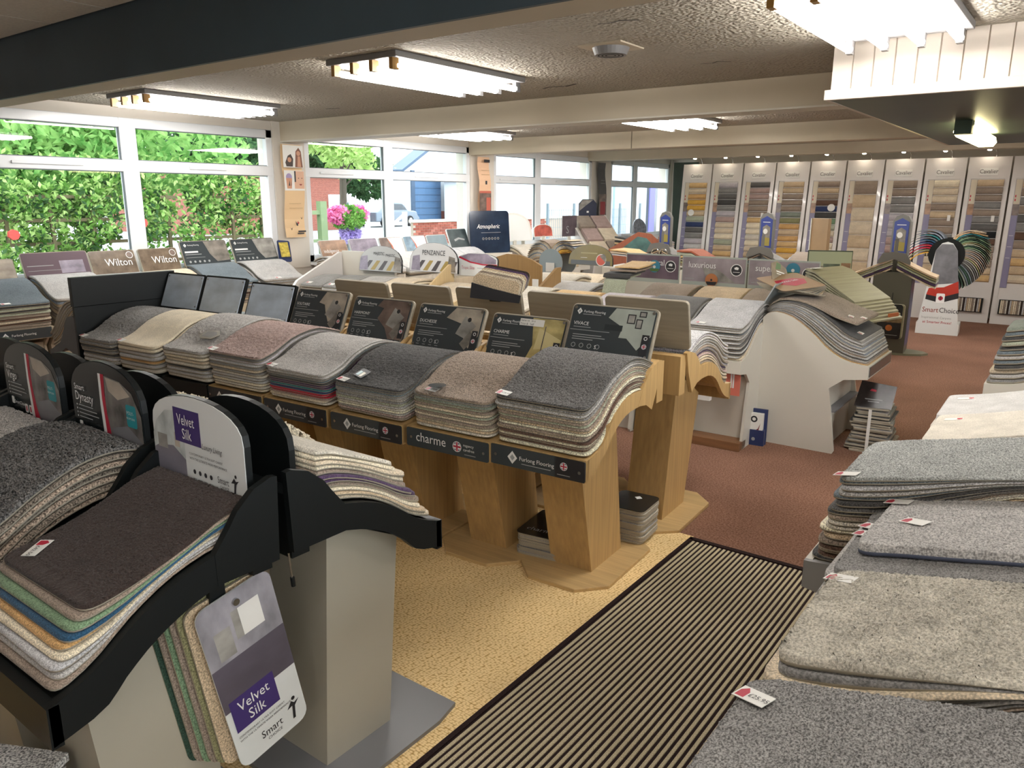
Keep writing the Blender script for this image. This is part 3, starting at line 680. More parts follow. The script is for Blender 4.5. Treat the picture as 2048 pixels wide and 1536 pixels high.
def smart(nm):
    def fn(f):
        red = [(.0, .003), (.045, .003), (.02, .06), (.008, .12), (.006, .18), (.012, .235), (-.008, .235), (-.012, .16), (-.006, .08)]
        it = [([(.03, .003), (.2, .003), (.2, .14), (.16, .2), (.1, .225), (.012, .232), (.006, .14), (.015, .06)], M('kitchen photo', '6e6a66', .25, var=((16, 16, 12), .6))),
              ([(.04, .004), (.2, .004), (.2, .06), (.12, .10), (.03, .08)], M('grey floor photo', '77767a', .25, var=((5, 5, 14), .2))),
              ([(.03, .19), (.08, .17), (.15, .19), (.1, .222), (.02, .228)], PHOTO[4]),
              ([(x - .018, z) for x, z in red[:0]] or [(-.02, .003), (.012, .003), (-.002, .10), (-.004, .16), (.0, .235), (-.022, .235), (-.026, .14)], INK), (red, REDI),
              (rrect(.12, .10, .175, .165, .008), TEALI)]
        for k in range(4): it += [(rect(-.165, .118 - k * .012, -.165 + (.09, .11, .12, .08)[k], .121 - k * .012), INKG), (disc(-.175, .119 - k * .012, .003, 6), INK)]
        it += [(rrect(-.17, .045, -.15, .07, .004), INK), (rrect(-.07, .028, -.048, .058, .006), INK), (rrect(-.04, .028, -.018, .058, .006), INK), (rect(-.064, .034, -.054, .052), REDI), (rect(-.034, .034, -.024, .052), REDI)]
        decals(f, it, y=-.0027)
        text(f, 'Smart', -.175, .168, .026, INK, y=-.0055); text(f, nm, -.175, .135, .04, INK, y=-.0055, sx=.85); text(f, 'SmartChoice', -.143, .05, .017, INK, y=-.0055)
        text(f, 'POLY-', .147, .138, .014, INK, y=-.0055, align='CENTER'); text(f, 'PROPYLENE', .147, .124, .0085, INK, y=-.0055, align='CENTER')
    return fn
AB = [(.10, .868), (.183, .866), (.283, .838), (.374, .790), (.461, .727), (.545, .692)]
AT = {0: [(.06, .955), (.14, .935), (.21, .905), (.29, .880), (.37, .862), (.455, .850)],
      1: [(.05, .99), (.13, 1.005), (.22, .995), (.32, .955), (.41, .905), (.49, .87)],
      2: [(.05, .96), (.13, .975), (.22, .965), (.32, .935), (.41, .895), (.49, .87)]}
AL = [['taupe', 'light grey', 'silver grey', 'cream', 'orange beige', 'blue', 'green', 'taupe', 'dark brown'],
      ['taupe', 'bark grey', 'taupe', 'bark grey', 'taupe', 'bark grey', 'dark grey'],
      ['taupe', 'bark grey', 'mid grey', 'taupe', 'light grey'], ['taupe', 'mid grey', 'light grey']]
AX = [-1.728, -2.23, -2.72, -3.2]
AN = ['with purple and white arched sign', 'with red-striped kitchen sign', 'with red-striped bedroom sign', 'at the far end of the black row']
AS = ['with purple sign', 'with kitchen sign', 'with bedroom sign', 'at row end']
for i, x in enumerate(AX):
    t = wave_stand((x, 1.07, 0), 0, 'black wave stand on white column ' + AN[i], 'black wave stands', style='black')
    if i == 0: arch_sign(t, .225, .155, .25, .055, .925, velvet, WSIGN)
    elif i < 3: arch_sign(t, .205, .15, .27, .045, .925, smart(['', 'Dynasty', 'Virgo'][i]), SMART)
    stack((x, 1.07, 0), 0, .206, AB, AT[min(i, 2)], AL[i], 'on black stand ' + AS[i], 'samples on the black stands', dense=[(.0035, .0016), (.0035, .004), (.006, .003), None][i],
          speck=[.35, .75, .5, .4][i], fine=[300, 230, 240, 210][i], tags=[(-.70, .86, -62, '£42.50')] if i == 0 else (), jr=.8, r=.04, curl=[.0, .003, .002, 0][i], fill=.72)
    b = wave_stand((x, 1.09, 0), math.pi, 'black wave stand back to back behind the one ' + AS[i], 'black stands facing the oak row', style='black')
    MB().prism('y', arch(.205, .11, .22, 14), 0, .018, BLACK).build('header_board', b, (.045, -.085, .915))
    lay = [['oatmeal', 'beige', 'cream', 'taupe', 'purple', 'purple', 'taupe', 'cream', 'oatmeal', 'cream', 'ivory'], ['taupe', 'mid grey', 'ivory', 'cream'], ['taupe', 'beige', 'taupe', 'beige'], ['taupe', 'beige']][i]
    tp = [[(.115, 1.02), (.16, 1.01), (.22, .985), (.28, .96), (.34, .935), (.40, .91)], [(.12, 1.02), (.2, 1.03), (.3, 1.0), (.4, .95), (.48, .89), (.54, .83)]][1 if i else 0]
    stack((x, 1.09, 0), math.pi, .206, [(.115, .868)] + AB[1:], tp, lay, 'on rear stand behind one ' + AS[i], 'samples facing the oak row', jr=1.5, jv=.012,
          dense=(.008, .009) if i == 1 else None, speck=.3, r=.04)
# hanging sample book on the first black stand
t = thing('hanging_sample_book', 'hanging sample book with purple square cover on black stand', 'sample book', (-1.545, .905, .745), R_(90))
mb = MB().box(-.02, .02, -.012, .004, -.02, .10, BLACK).build('strap', t)
for k, key in enumerate(['dark green', 'taupe', 'green', 'taupe', 'olive', 'beige']):
    MB().prism('y', rrect(-.1, -.46, .1, 0, .03), 0, .007, pile(key), BACKING).build('page', t, (-.05 + .012 * k, .05 - .011 * k, .02 - .004 * k), (0, R_(-9), 0))
c = MB().prism('y', rrect(-.105, -.48, .105, 0, .03), 0, .004, WSIGN).build('cover', t, (.03, -.022, .0), (0, R_(-11), 0))
decals(c, [(rrect(-.105, -.30, .105, 0, .028), M('white interior photo', '8f8c92', .3, var=((16, 16, 9), .35))), (rect(-.105, -.30, .105, -.17), M('dark lilac carpet photo', '56505a', .3, var=((6, 6, 10), .2))),
           (rect(-.075, -.16, -.03, -.08), PHOTO[1]), (rect(.0, -.13, .06, -.05), CARD), (rect(-.02, -.13, .0, -.05), PHOTO[1]),
           (rect(-.09, -.37, .04, -.275), PURPLE), ([(.06, -.455), (.068, -.455), (.074, -.42), (.09, -.405), (.074, -.41), (.066, -.4), (.05, -.418), (.066, -.416)], DINK), (disc(.074, -.395, .006, 8), DINK)])
text(c, 'Velvet', -.025, -.318, .042, INK, align='CENTER', sx=.85); text(c, 'Silk', -.025, -.357, .042, INK, align='CENTER', sx=.85)
text(c, 'CONTEMPORARY ULTRA SOFT CARPET', -.09, -.388, .0078, DINK); text(c, 'WITH THE ULTIMATE WEAR PERFORMANCE', -.09, -.4, .0078, DINK)
text(c, 'Smart', -.035, -.44, .032, DINK, sx=.85); text(c, 'CHOICE', -.02, -.455, .012, DINK)
MB().cyl((0, -.001, -.03), (0, -.008, -.03), .009, STEEL, 12).build('rivet', c)
t = thing('hanging_hook', 'thin steel hook hanging under black stand wing', 'hook', (-1.52, 1.10, .78))
MB().cyl((0, 0, 0), (.0, .006, -.075), .0025, STEEL, 6).build('wire', t); MB().cyl((0, .006, -.07), (0, .008, -.095), .006, BLACK, 8).build('tip', t)
# clear leaflet bag and bundle in the bottom left corner
t = thing('wrapped_bundle', 'clear-wrapped bundle of white and grey swatches under black stand', 'sample bundle', (-1.78, .47, .30), R_(15))
for k, key in enumerate(['silver grey', 'charcoal', 'white', 'mid grey', 'white']):
    MB().box(-.10, .10, -.08, .08, 0, .02, pile(key, .7)).build('swatch', t, (.004 * k, .005 * k, .024 * k), (0, 0, R_(5 * k - 8)))
MB().prism('y', [(-.1, .12), (.0, .12), (.03, .2), (-.06, .24)], -.09, -.085, M('red corner card', 'a83a34', .4)).build('card', t)
MB().box(-.14, .14, -.12, .12, -.30, -.0, GREYM).build('plinth', t)
# bagged bundles at the feet of the oak stands
def bundle(loc, rz, label, word, n, keys, w=.115, d=.15, th=.013):
    t = thing('sample_bundle', label, 'sample bundle', loc, rz, 'bundles on the floor')
    for k in range(n):
        MB().prism('z', rrect(-w, -d, w, d, .03), k * th, k * th + th * .82, pile(keys[k % len(keys)], .3), BACKING).build('swatch', t, (random.uniform(-.006, .006), random.uniform(-.006, .006), 0), (0, 0, R_(random.uniform(-2, 2))))
    c = MB().prism('z', rrect(-w - .004, -d - .004, w + .004, d + .004, .03), n * th, n * th + .003, SMART).build('cover', t)
    if word: text(c, word, 0, 0, .05, INKG, rot=(0, 0, 0), loc=(-w * .75, -d * .7, n * th + .0045)); MB().prism('z', disc(.02, .05, .025, 10), n * th + .003, n * th + .0045, M('gold ink', '9a8350', .4)).build('emblem', c)
    else: MB().prism('z', [(-.01, .05), (.01, .07), (.03, .05), (.01, .03)], n * th + .003, n * th + .0045, INK).build('emblem', c)
    return t
bundle((-1.90, 2.88, .022), R_(8), 'bagged swatch bundle with dark printed cover between oak columns', 'charme', 8, ['silver grey', 'light grey', 'mid grey'])
bundle((-1.655, 3.235, .024), R_(4), 'taller bagged swatch bundle with black cover behind first oak column', None, 13, ['silver grey', 'light grey', 'ivory'], w=.10, d=.11)
# ================================================================== OTHER ROWS
EPB = [(.03, .905), (.09, .918), (.20, .888), (.33, .798), (.44, .700), (.55, .640), (.69, .618)]
def block_stand(loc, rz, w, prof, label, group, body=WHITE, side=None, under=.18, lip=.085, kick=True, depth0=0.0, name='display_stand', kickm=None):
    """cabinet-like wave stand: two shaped side panels, deck, lip, front and back panels"""
    side = side or body
    t = thing(name, label, 'display stand', loc, rz, group)
    p = crom(prof, 16); lv, lz = p[-1]
    out = [(depth0, 0), (depth0, p[0][1] - .03)] + p + [(lv + .012, lz), (lv + .012, lz - lip), (lv - under * .6, lz - lip - .02), (lv - under, lz - lip - .09), (lv - under + .03, lz - lip - .25), (lv - under + .07, .02), (lv - under + .06, 0)]
    for sgn in (-1, 1):
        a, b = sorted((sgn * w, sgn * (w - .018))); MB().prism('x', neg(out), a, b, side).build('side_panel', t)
    MB().ribbon('x', neg([(v, z - .008) for v, z in p]), .012, -w + .017, w - .017, body).build('deck', t)
    MB().box(-w + .017, w - .017, -lv - .012, -lv + .008, lz - lip, lz, body).build('front_lip', t)
    MB().box(-w + .017, w - .017, -(lv - under - .01), -(lv - under - .03), .0, lz - lip - .06, body).build('front_panel', t)
    MB().box(-w + .017, w - .017, -depth0 - .015, -depth0, 0, p[0][1] - .04, body).build('back_panel', t)
    if kickm: MB().box(-w - .1, w, -(lv - under + .12), -(lv - under - .012), 0, .06, kickm).build('plinth', t, bevel=.003)
    return t
# ---- white end stand with face panel, facing the main aisle
t = block_stand((-1.735, 5.555, 0), R_(90), .345, EPB, 'white end stand with curved side panel facing the aisle', None, under=.22)
MB().box(-.32, .32, -.706, -.702, .545, .61, SLATE).build('label_holder', t)
MB().box(-.33, .33, -.52, -.2, .28, .292, GREYM).build('shelf', t)
lay = ['orange beige', 'taupe', 'light grey', 'charcoal', 'silver grey', 'taupe', 'light grey', 'blue grey', 'silver grey', 'mid grey', 'light grey', 'blue grey', 'light grey', 'mid grey', 'silver grey', 'mid grey', 'light grey', 'charcoal']
ET = [(.015, .935), (.09, .985), (.22, .988), (.34, .950), (.45, .885), (.54, .820), (.63, .785)]
stack((-1.735, 5.555, 0), R_(90), .335, EPB, ET, lay, 'on white end stand facing the aisle', 'samples on the white end stand', r=.03, jr=.4, speck=.35, tags=[(-.45, .93, 0)], fill=.74, backing=M('pale backing', 'c4bfb2', .9))
o = stack((-1.735, 5.57, 0), R_(90), .30, [(.015, .938), (.09, .99), (.22, .99), (.34, .955), (.44, .91), (.52, .885), (.60, .865)], [(.015, .948), (.09, 1.01), (.22, 1.01), (.34, .975), (.44, .935), (.52, .91), (.60, .89)],
      ['taupe'], 'of short piece lying over white end stand', 'samples on the white end stand', r=.03, tags=[(-.6, .85, 10), (-.3, .97, 0)])
# sample books on top of the end stand
t = thing('sample_book_fan', 'fanned wool sample book with crimson shield card on white end stand', 'sample book', (-1.66, 5.5, 1.03), R_(70))
for k, key in enumerate(['taupe', 'mid grey', 'taupe', 'beige', 'taupe', 'mid grey', 'beige', 'taupe']):
    a = -12 + 7 * k
    MB().prism('z', rrect(-.15, -.20, .15, .16, .03), 0, .007, pile(key, .5), BACKING).build('page', t, (-.03 + .012 * k, .0, .055 - .007 * k), (R_(3), R_(-4), R_(a)))
c = MB().prism('z', rrect(-.16, -.21, .16, .17, .03), 0, .003, M('kraft card', 'a58a6c', .6)).build('cover', t, (-.05, -.02, .075), (R_(8), R_(-6), R_(-22)))
MB().prism('z', [(-.11, -.05), (-.02, -.13), (.08, -.10), (.12, .0), (.05, .05), (-.09, .03)], .003, .0042, REDI).build('shield_print', c)
text(c, 'Wild Silk', 0, 0, .04, INK, rot=(0, 0, R_(10)), loc=(-.075, -.045, .0065))
c2 = MB().prism('y', [(-.13, 0), (.12, 0), (.14, .06), (.06, .13), (-.04, .12)], 0, .003, M('brown photo card', '6d5a45', .4, var=((12, 12, 12), .4))).build('header_card', t, (.02, .10, .085), (R_(-30), 0, R_(12)))
decals(c2, [([(-.02, .07), (.05, .06), (.09, .1), (.04, .12)], M('leaf green', '3f6a3c', .5)), ([(-.02, .05), (.08, .02), (.083, .03), (-.017, .06)], INK), ([(-.03, .035), (.06, .008), (.062, .014), (-.028, .041)], INK)])
t = thing('clear_header_panel', 'clear edged header panel leaning behind the wool sample book', 'sign', (-1.76, 5.55, .93), R_(90))
MB().prism('y', rrect(-.32, 0, .32, .19, .01), 0, .008, M('frosted acrylic', '9aa0a0', .2)).build('panel', t, rot=(R_(28), 0, 0))
t = thing('blue_leaflet_holder', 'navy leaflet holder with white leaflets leaning on white panel', 'leaflet holder', (-1.70, 5.13, 0), R_(6))
NVY = M('navy card', '28345c', .4)
MB().box(-.07, .07, -.05, .0, 0, .11, NVY).build('pocket', t); MB().box(-.075, .075, -.004, .012, 0, .25, NVY).build('back_board', t)
l = MB().box(-.055, .055, -.042, -.008, .03, .225, CARD).build('leaflets', t)
decals(l, [(disc(-.005, .185, .023), DINK), (disc(-.005, .185, .012), CARD), ([(-.03, .1), (.0, .085), (.03, .11), (.04, .16), (.025, .12), (.0, .1)], M('wine red print', '7a2a2a', .4))], y=-.0428)
MB().cyl((0, -.05, .045), (0, -.0515, .045), .012, INKG, 12).build('emblem', t)
t = thing('strapped_bundle', 'tall bundle of dark swatches tied with white strap on brown carpet', 'sample bundle', (-1.03, 5.55, 0), R_(4))
for k, key in enumerate(['oatmeal', 'taupe', 'mid grey', 'taupe', 'mid grey', 'light grey', 'mid grey', 'taupe', 'mid grey', 'light grey', 'taupe', 'dark grey', 'mid grey', 'charcoal', 'charcoal', 'mid grey', 'light grey', 'mid grey']):
    ww = .135 + .01 * math.sin(k * .7) - .03 * (k / 18)
    MB().prism('z', rrect(-ww, -.16, ww, .16, .012), 0, .012, pile(key, .4), BACKING).build('swatch', t, (random.uniform(-.012, .012), random.uniform(-.01, .01), .017 * k), (R_(random.uniform(-2, 2)), R_(random.uniform(-2, 2)), R_(random.uniform(-4, 4))))
MB().box(-.02, .0, -.172, -.168, 0, .30, CARD).build('strap', t)
c = MB().prism('y', [(-.12, 0), (.11, 0), (.12, .17), (-.10, .19)], 0, .004, M('dark print card', '35302f', .25, var=((20, 20, 20), .3))).build('cover_card', t, (0, -.13, .305), (R_(-35), 0, 0)); decals(c, [(rect(-.06, .055, .05, .062), INKG), (rect(-.04, .04, .03, .045), INKG), ([(-.04, .12), (0, .115), (.0, .13), (-.03, .135)], REDI)])
# ---- row C: white stands facing the oak row
CB = [(.10, .80), (.20, .832), (.32, .812), (.44, .742), (.55, .662), (.68, .636)]
CT = [(.08, .950), (.18, .978), (.30, .966), (.42, .930), (.55, .882), (.69, .860)]
ROWC = [(-1.93, 5.46, .185, ['oatmeal', 'light grey', 'charcoal', 'silver grey', 'charcoal', 'light grey', 'dark grey', 'silver grey', 'mid grey', 'light grey', 'silver grey', 'slate', 'light grey', 'mid grey', 'silver grey'], 1.0, 'next to the white end stand'),
        (-2.33, 5.44, .19, ['silver grey', 'charcoal', 'mid grey', 'light grey', 'charcoal', 'silver grey', 'dark grey'], .98, 'second from the white end stand'),
        (-2.74, 5.38, .19, ['silver grey', 'light grey', 'lilac grey'], .95, 'third from the white end stand'),
        (-3.15, 5.34, .19, ['cream', 'beige', 'sand'], .93, 'fourth from the white end stand'),
        (-3.57, 5.30, .20, ['taupe', 'beige', 'mauve pink', 'brown', 'oatmeal', 'ivory'], .97, 'fifth from the white end stand'),
        (-4.24, 5.26, .205, ['cream', 'ivory', 'oatmeal'], .9, 'beside the pale wooden divider')]
CW = ['beside white end stand', 'second from white end stand', 'third from white end stand', 'fourth from white end stand', 'fifth from white end stand', 'between pale wooden dividers']
for i, (x, y, wd, ly, k, ph) in enumerate(ROWC):
    if i < 5: t = block_stand((x, y, 0), R_(2), wd + .01, CB, 'white wave stand facing oak row, ' + ph, 'white wave stands', kickm=M('brown plinth', '7d5738', .5, var=((4, 50, 50), .15)) if i == 0 else None, under=.2)
    stack((x, y, 0), R_(2), wd, CB, thick(CB, CT, k), ly, ('on white stand ' if i < 5 else '') + CW[i], 'samples on the white stands', jr=.6, r=.035, speck=.25, tags=[(-.55, .955, -5)] if i == 0 else (), fill=.8)
    if i == 0:
        q = MB().box(-.13, .02, -.74, -.70, .36, .54, CARD).build('leaflet_rack', t)
        decals(q, [(rect(-.12, .44, .01, .53), PHOTO[7]), (rect(-.12, .37, .01, .40), CARD), (rrect(-.04, .42, .0, .46, .006), TEALI)], y=-.7408)
        q = MB().box(.085, .19, -.66, -.655, .40, .64, M('coral poster', 'c9705f', .4)).build('poster', t); decals(q, [(rect(.125, .45, .135, .58), INK), (rect(.14, .45, .15, .58), INK), (rect(.11, .6, .165, .605), INK)], y=-.6608)
def arched_header(loc, rz, w, h0, h1, label, fn, m, z=None, tilt=0.0, name='arched_header_sign', group=None):
    t = thing(name, label, 'sign', loc, rz, group)
    s = MB().prism('y', arch(w, h0, h1, 14), 0, .016, BLACK).build('board', t, (0, 0, 0), (R_(-tilt), 0, 0))
    f = MB().prism('y', [(x * .985, zz * .985 + .002) for x, zz in arch(w, h0, h1, 14)], -.002, 0, m).build('sign_face', s)
    if fn: fn(f)
    return t
def stripes(f, w, h):
    it = []
    for k in range(5): it.append(([(-w * .8 + k * w * .36, .012), (-w * .8 + k * w * .36 + w * .2, .012), (-w * .5 + k * w * .34 + w * .16, h * .38), (-w * .5 + k * w * .34, h * .38)], M('gold carpet photo', 'a08a4a', .3) if k % 2 else M('dark carpet photo', '4a4444', .3)))
    it.append(([(-w * .95, .01), (-w * .55, .01), (-w * .6, h * .55), (-w * .9, h * .5)], PHOTO[5])); it.append(([(w * .6, .01), (w * .95, .01), (w * .9, h * .5), (w * .65, h * .55)], PHOTO[0]))
    decals(f, it, y=-.0027)
LSIGN = M('pale grey sign', 'a9a9a6', .25)
def maj(f): stripes(f, .27, .26); text(f, 'MAJESTIC', -.02, .15, .04, DINK, y=-.0055, align='CENTER', sx=.8); text(f, 'MAJESTIC', .12, .14, .034, DINK, y=-.0055, align='CENTER', sx=.8)
def pen(f): stripes(f, .27, .27); text(f, 'PENZANCE', 0, .15, .062, DINK, y=-.0055, align='CENTER', sx=.85)
def trop(f):
    decals(f, [([(-.2, .16), (-.1, .125), (.05, .11), (.2, .115), (.2, .15), (.1, .195), (-.1, .195)], PHOTO[5]), ([(-.21, .155), (-.08, .115), (.06, .098), (.21, .10), (.21, .112), (.06, .11), (-.08, .128), (-.2, .168)], REDI), (rrect(.14, .02, .2, .075, .006), TEALI), (rect(.0, .07, .08, .075), INKG), (rect(.05, .03, .07, .045), REDI)], y=-.0027)
    text(f, 'Tropic Elite', -.17, .06, .038, M('rose ink', 'b06a7a', .4), y=-.0055, sx=.8)
    text(f, 'POLY', .17, .05, .018, INK, y=-.0055, align='CENTER')
arched_header((-5.26, 5.02, 1.0), R_(4), .26, .06, .235, 'striped oval header sign behind navy and grey swatches', maj, LSIGN, tilt=8)
arched_header((-4.67, 5.10, 1.02), R_(2), .28, .07, .26, 'white oval header sign lettered in grey capitals beside wooden divider', pen, M('white oval sign', 'c9c9c9', .25), tilt=6)
arched_header((-4.25, 5.20, 1.0), R_(2), .215, .14, .2, 'white header sign with red curved band on pale wooden stand', trop, WSIGN, tilt=6)
# left part of row C: low white tray with folded samples
t = thing('white_tray_stand', 'white tray stand with tall white end panel and folded samples', 'display stand', (-5.15, 4.82, 0), R_(3))
MB().box(-.62, .62, -.42, .22, 0, .80, WHITE).build('cabinet', t); MB().prism('x', [(.3, .8), (.3, 1.15), (.22, 1.16), (-.32, .93), (-.42, .83), (-.42, .8)], -.65, -.62, WHITE2).build('end_panel', t)
MB().box(-.62, .05, .24, .27, .8, 1.17, WHITE).build('back_panel', t); MB().box(-.64, .64, -.45, -.42, .74, .82, WHITE2).build('front_lip', t)
SW = ['on white tray beside white end panel', 'on white tray, second pile from end panel', 'on white tray, third pile from end panel', 'on white tray beside wooden divider']
for k, ly in enumerate([['ivory', 'taupe', 'mid grey'], ['ivory', 'silver grey', 'light grey', 'mid grey'], ['light grey', 'charcoal', 'slate', 'charcoal', 'slate', 'light grey'], ['charcoal', 'lilac grey', 'charcoal', 'oatmeal', 'cream', 'oatmeal']]):
    stack((-5.60 + k * .30, 4.90, 0), R_(3), .14, [(-.1, .82), (.1, .84), (.2, .84), (.32, .83), (.44, .82)], [(-.1, .95 + .01 * k), (.1, .975 + .005 * k), (.2, .97), (.32, .945), (.44, .91)], ly, SW[k], 'folded samples on the white tray', r=.03, jr=1.5, speck=.25, tags=[(-.4, .9, 0)] if k < 3 else ())
t = thing('wooden_divider_stand', 'pale wooden stand with sloping side dividers around beige pile', 'display stand', (-4.24, 5.0, 0), R_(3))
PINE = M('pale birch', 'c9b186', .5, var=((40, 40, 3), .06)); TAN = M('tan wood', '9c7a4c', .5, var=((40, 40, 3), .1))
MB().box(-.215, .215, -.3, .16, 0, .62, PINE).build('cabinet', t); MB().box(-.215, .215, -.42, .16, .615, .63, PINE).build('shelf', t)
for sgn in (-1, 1): MB().prism('x', [(.16, .7), (.16, 1.10), (.1, 1.10), (-.25, .90), (-.42, .86), (-.44, .7)], *sorted((sgn * .235, sgn * .218)), PINE).build('divider', t)
t = thing('tan_divider_stand', 'tan wooden divider with rounded top behind the red-banded header', 'display stand', (-3.86, 5.65, 0), R_(3))
MB().prism('y', [(-.36, .0), (.14, .0), (.14, 1.06), (.04, 1.11), (-.1, 1.15), (-.24, 1.155), (-.36, 1.12)], 0, .03, TAN).build('rounded_panel', t, (-.3, .22, 0))
MB().prism('x', [(.1, .7), (.1, 1.07), (.04, 1.07), (-.24, .93), (-.26, .7)], .10, .125, TAN).build('side_wing', t); MB().box(.04, .1, -.245, -.24, .90, .99, CARD).build('price_card', t)
# second tier behind row C
T2B = [(.0, .80), (.12, .84), (.25, .83), (.38, .78), (.50, .72), (.6, .70)]
T2T = [(.0, .93), (.12, .955), (.25, .945), (.38, .91), (.50, .87), (.6, .85)]
TIER = [(-3.62, 5.98, .26, ['ivory', 'cream', 'lilac grey', 'white'], 'behind the white stands, beside grey draped strip'), (-4.15, 6.56, .24, ['oatmeal', 'cream', 'ivory'], 'behind the pale wooden divider'),
        (-2.83, 6.35, .21, ['oatmeal', 'cream', 'light grey', 'taupe', 'mid grey', 'taupe'], 'below the purple header panel'), (-2.40, 6.42, .20, ['oatmeal', 'beige'], 'below the lettered lilac header panel'),
        (-2.0, 6.45, .19, ['beige', 'charcoal', 'mid grey', 'charcoal', 'taupe'], 'below second lilac header panel')]
TW = ['behind white stands beside draped strip', 'behind pale wooden divider', 'below purple header panel', 'below lilac header with sunset disc', 'beside sunset disc below lilac header', 'behind fanned wool book']
for i, (x, y, wd, ly, ph) in enumerate(TIER):
    block_stand((x, y, 0), 0, wd + .008, T2B, 'cream wave stand ' + ph, 'cream stands of the second tier', body=M('cream melamine', 'c3b394', .5))
    stack((x, y, 0), 0, wd, T2B, thick(T2B, T2T, .95), ly, TW[i], 'samples on the second tier', jr=1.0, r=.03, speck=.22, tags=[(-.75, .93, 0)] if i in (0, 2) else ())
t = thing('draped_strip', 'grey-green carpet strip draped over a folded dark sample', 'carpet strip', (-3.10, 5.62, .86), R_(4))
MB().ribbon('x', [(.25, .19), (.05, .18), (-.03, .15), (-.07, .06), (-.09, -.03)], .012, -.10, .10, pile('sage', .2)).build('strip', t)
MB().ribbon('x', [(.3, .215), (.1, .205), (.0, .2), (-.02, .18)], .014, -.12, .12, pile('charcoal', .2)).build('folded_sample', t)
MB().ribbon('x', [(.36, .25), (.2, .235), (.02, .23)], .012, -.08, .16, pile('taupe', .2)).build('folded_sample', t); MB().ribbon('x', [(.4, .28), (.25, .262), (.05, .255)], .01, -.05, .17, pile('sand', .2)).build('folded_sample', t)
# lilac header panels
LIL = M('lilac grey photo', '958b90', .22, var=((5, 5, 5), .3)); LILD = M('purple photo', '6f5f6a', .22, var=((5, 5, 5), .3))
for i, (x0, x1, nm, m, lab) in enumerate([(-3.46, -2.93, 'natural', LILD, 'purple header panel reading natural with blue sheep disc'), (-2.90, -2.32, 'luxurious', LIL, 'lilac header panel with orange sunset disc and black emblem'), (-2.30, -1.72, 'superior', LIL, 'lilac header panel in bold white lettering behind fanned book')]):
    t = thing('header_panel', lab, 'sign', ((x0 + x1) / 2, 6.44, .70), R_(1), 'lilac header panels')
    hw = (x1 - x0) / 2
    s = MB().prism('y', rect(-hw, .22, hw, .475), 0, .012, M('acrylic edge', 'a9b0a8', .2)).build('panel', t)
    f = MB().prism('y', rect(-hw + .008, .255, hw - .008, .462), -.003, 0, m).build('sign_face', s)
    it = [(disc(hw - .085, .37, .052), INK), (disc(hw - .085, .37, .046), DINK), (rect(hw - .115, .35, hw - .055, .354), INK), ([(hw - .1, .375), (hw - .07, .372), (hw - .065, .39), (hw - .085, .398), (hw - .105, .388)], INK), (rect(-hw + .03, .275, -hw + .12, .28), INKG)]
    if i == 1: it += [([(-.05, .27), (.2, .26), (.05, .36), (-.1, .38)], PHOTO[1])]
    decals(f, it, y=-.0037)
    text(f, nm, -hw + (.06 if i else .2), .375, .075, INK, y=-.0065, sx=.9)
    d = MB().cyl((0, 0, 0), (0, -.004, 0), .056, M('blue sky print', '3d7f97', .3) if i != 1 else M('sunset print', 'b8784e', .3), 22).build('round_sticker', t, ((hw - .24, -.006, .365) if i == 0 else (-.01, -.006, .275) if i == 1 else (.08, -.006, .40)))
    it = [([(-.05, -.02), (.05, -.02), (.035, -.045), (-.035, -.045)], M('meadow print', '4f6b35', .4)), (disc(0, -.005, .014, 10), CARD)] if i != 1 else [([(-.05, -.015), (.05, -.015), (.035, -.045), (-.035, -.045)], DINK), (disc(0, .0, .01, 10), DINK)]
    decals(d, it, y=-.0045); MB().box(-hw, hw, -.01, .03, -.70, .22, WHITE).build('riser', t)
# oval gold header with red disc
def oval(f):
    decals(f, [(rect(-.24, .004, .24, .05), M('grey band', '5f6468', .3)), (disc(.13, .06, .062), INK), (disc(.13, .06, .054), M('coral disc', 'cf5f50', .35)), ([(.11, .1), (.19, .03), (.185, .1), (.16, .125)], PHOTO[1]), (rect(-.12, .075, -.04, .079), INK), (rect(-.12, .12, .08, .132), M('pale gold ink', 'b3a87c', .4))], y=-.0027)
arched_header((-4.22, 7.05, .98), R_(0), .27, .03, .215, 'olive gold oval header sign with coral round sticker', oval, M('olive gold sign', '8f835a', .25, var=((3, 3, 3), .15)), tilt=5)
block_stand((-4.22, 7.12, 0), 0, .3, T2B, 'cream stand under the olive gold oval header', None, body=M('cream melamine', 'c3b394', .5))
stack((-4.22, 7.12, 0), 0, .29, T2B, thick(T2B, T2T, .6), ['cream', 'ivory', 'oatmeal'], '', '', indiv=False)
# round fan stands (wheels of samples)
def fan_wheel(loc, rz, label, r0, r1, wdt, pages, hub, side):
    t = thing('rotary_sample_stand', label, 'sample stand', loc, rz)
    n = len(pages)
    for k, (a, key) in enumerate(pages):
        c = []
        for q in range(6):
            rr = r0 + (r1 - r0) * q / 5; aa = R_(a) - R_(max(8, 42 * math.cos(R_(a - 80) * .62))) * (q / 5) ** 1.4 * (1 if a < 90 else -1)
            c.append((rr * math.cos(aa), rr * math.sin(aa)))
        th = .017; poly = c + [(x + th * math.sin(R_(a)), z - th * math.cos(R_(a))) for x, z in reversed(c)]
        MB().prism('y', poly, -wdt / 2, wdt / 2, pile(key, .2)).build('page', t)
    MB().cyl((0, -wdt / 2 - .012, 0), (0, -wdt / 2, 0), r0 + .012, hub, 32).build('hub_disc', t); MB().cyl((0, wdt / 2, 0), (0, wdt / 2 + .012, 0), r0 + .012, hub, 32).build('hub_disc', t)
    return t
pg = [(172 - k * 5.2, ['oatmeal', 'taupe', 'beige', 'silver grey', 'oatmeal', 'blue grey', 'ivory'][k % 7]) for k in range(22)] + [(55, 'gold'), (50, 'gold')]
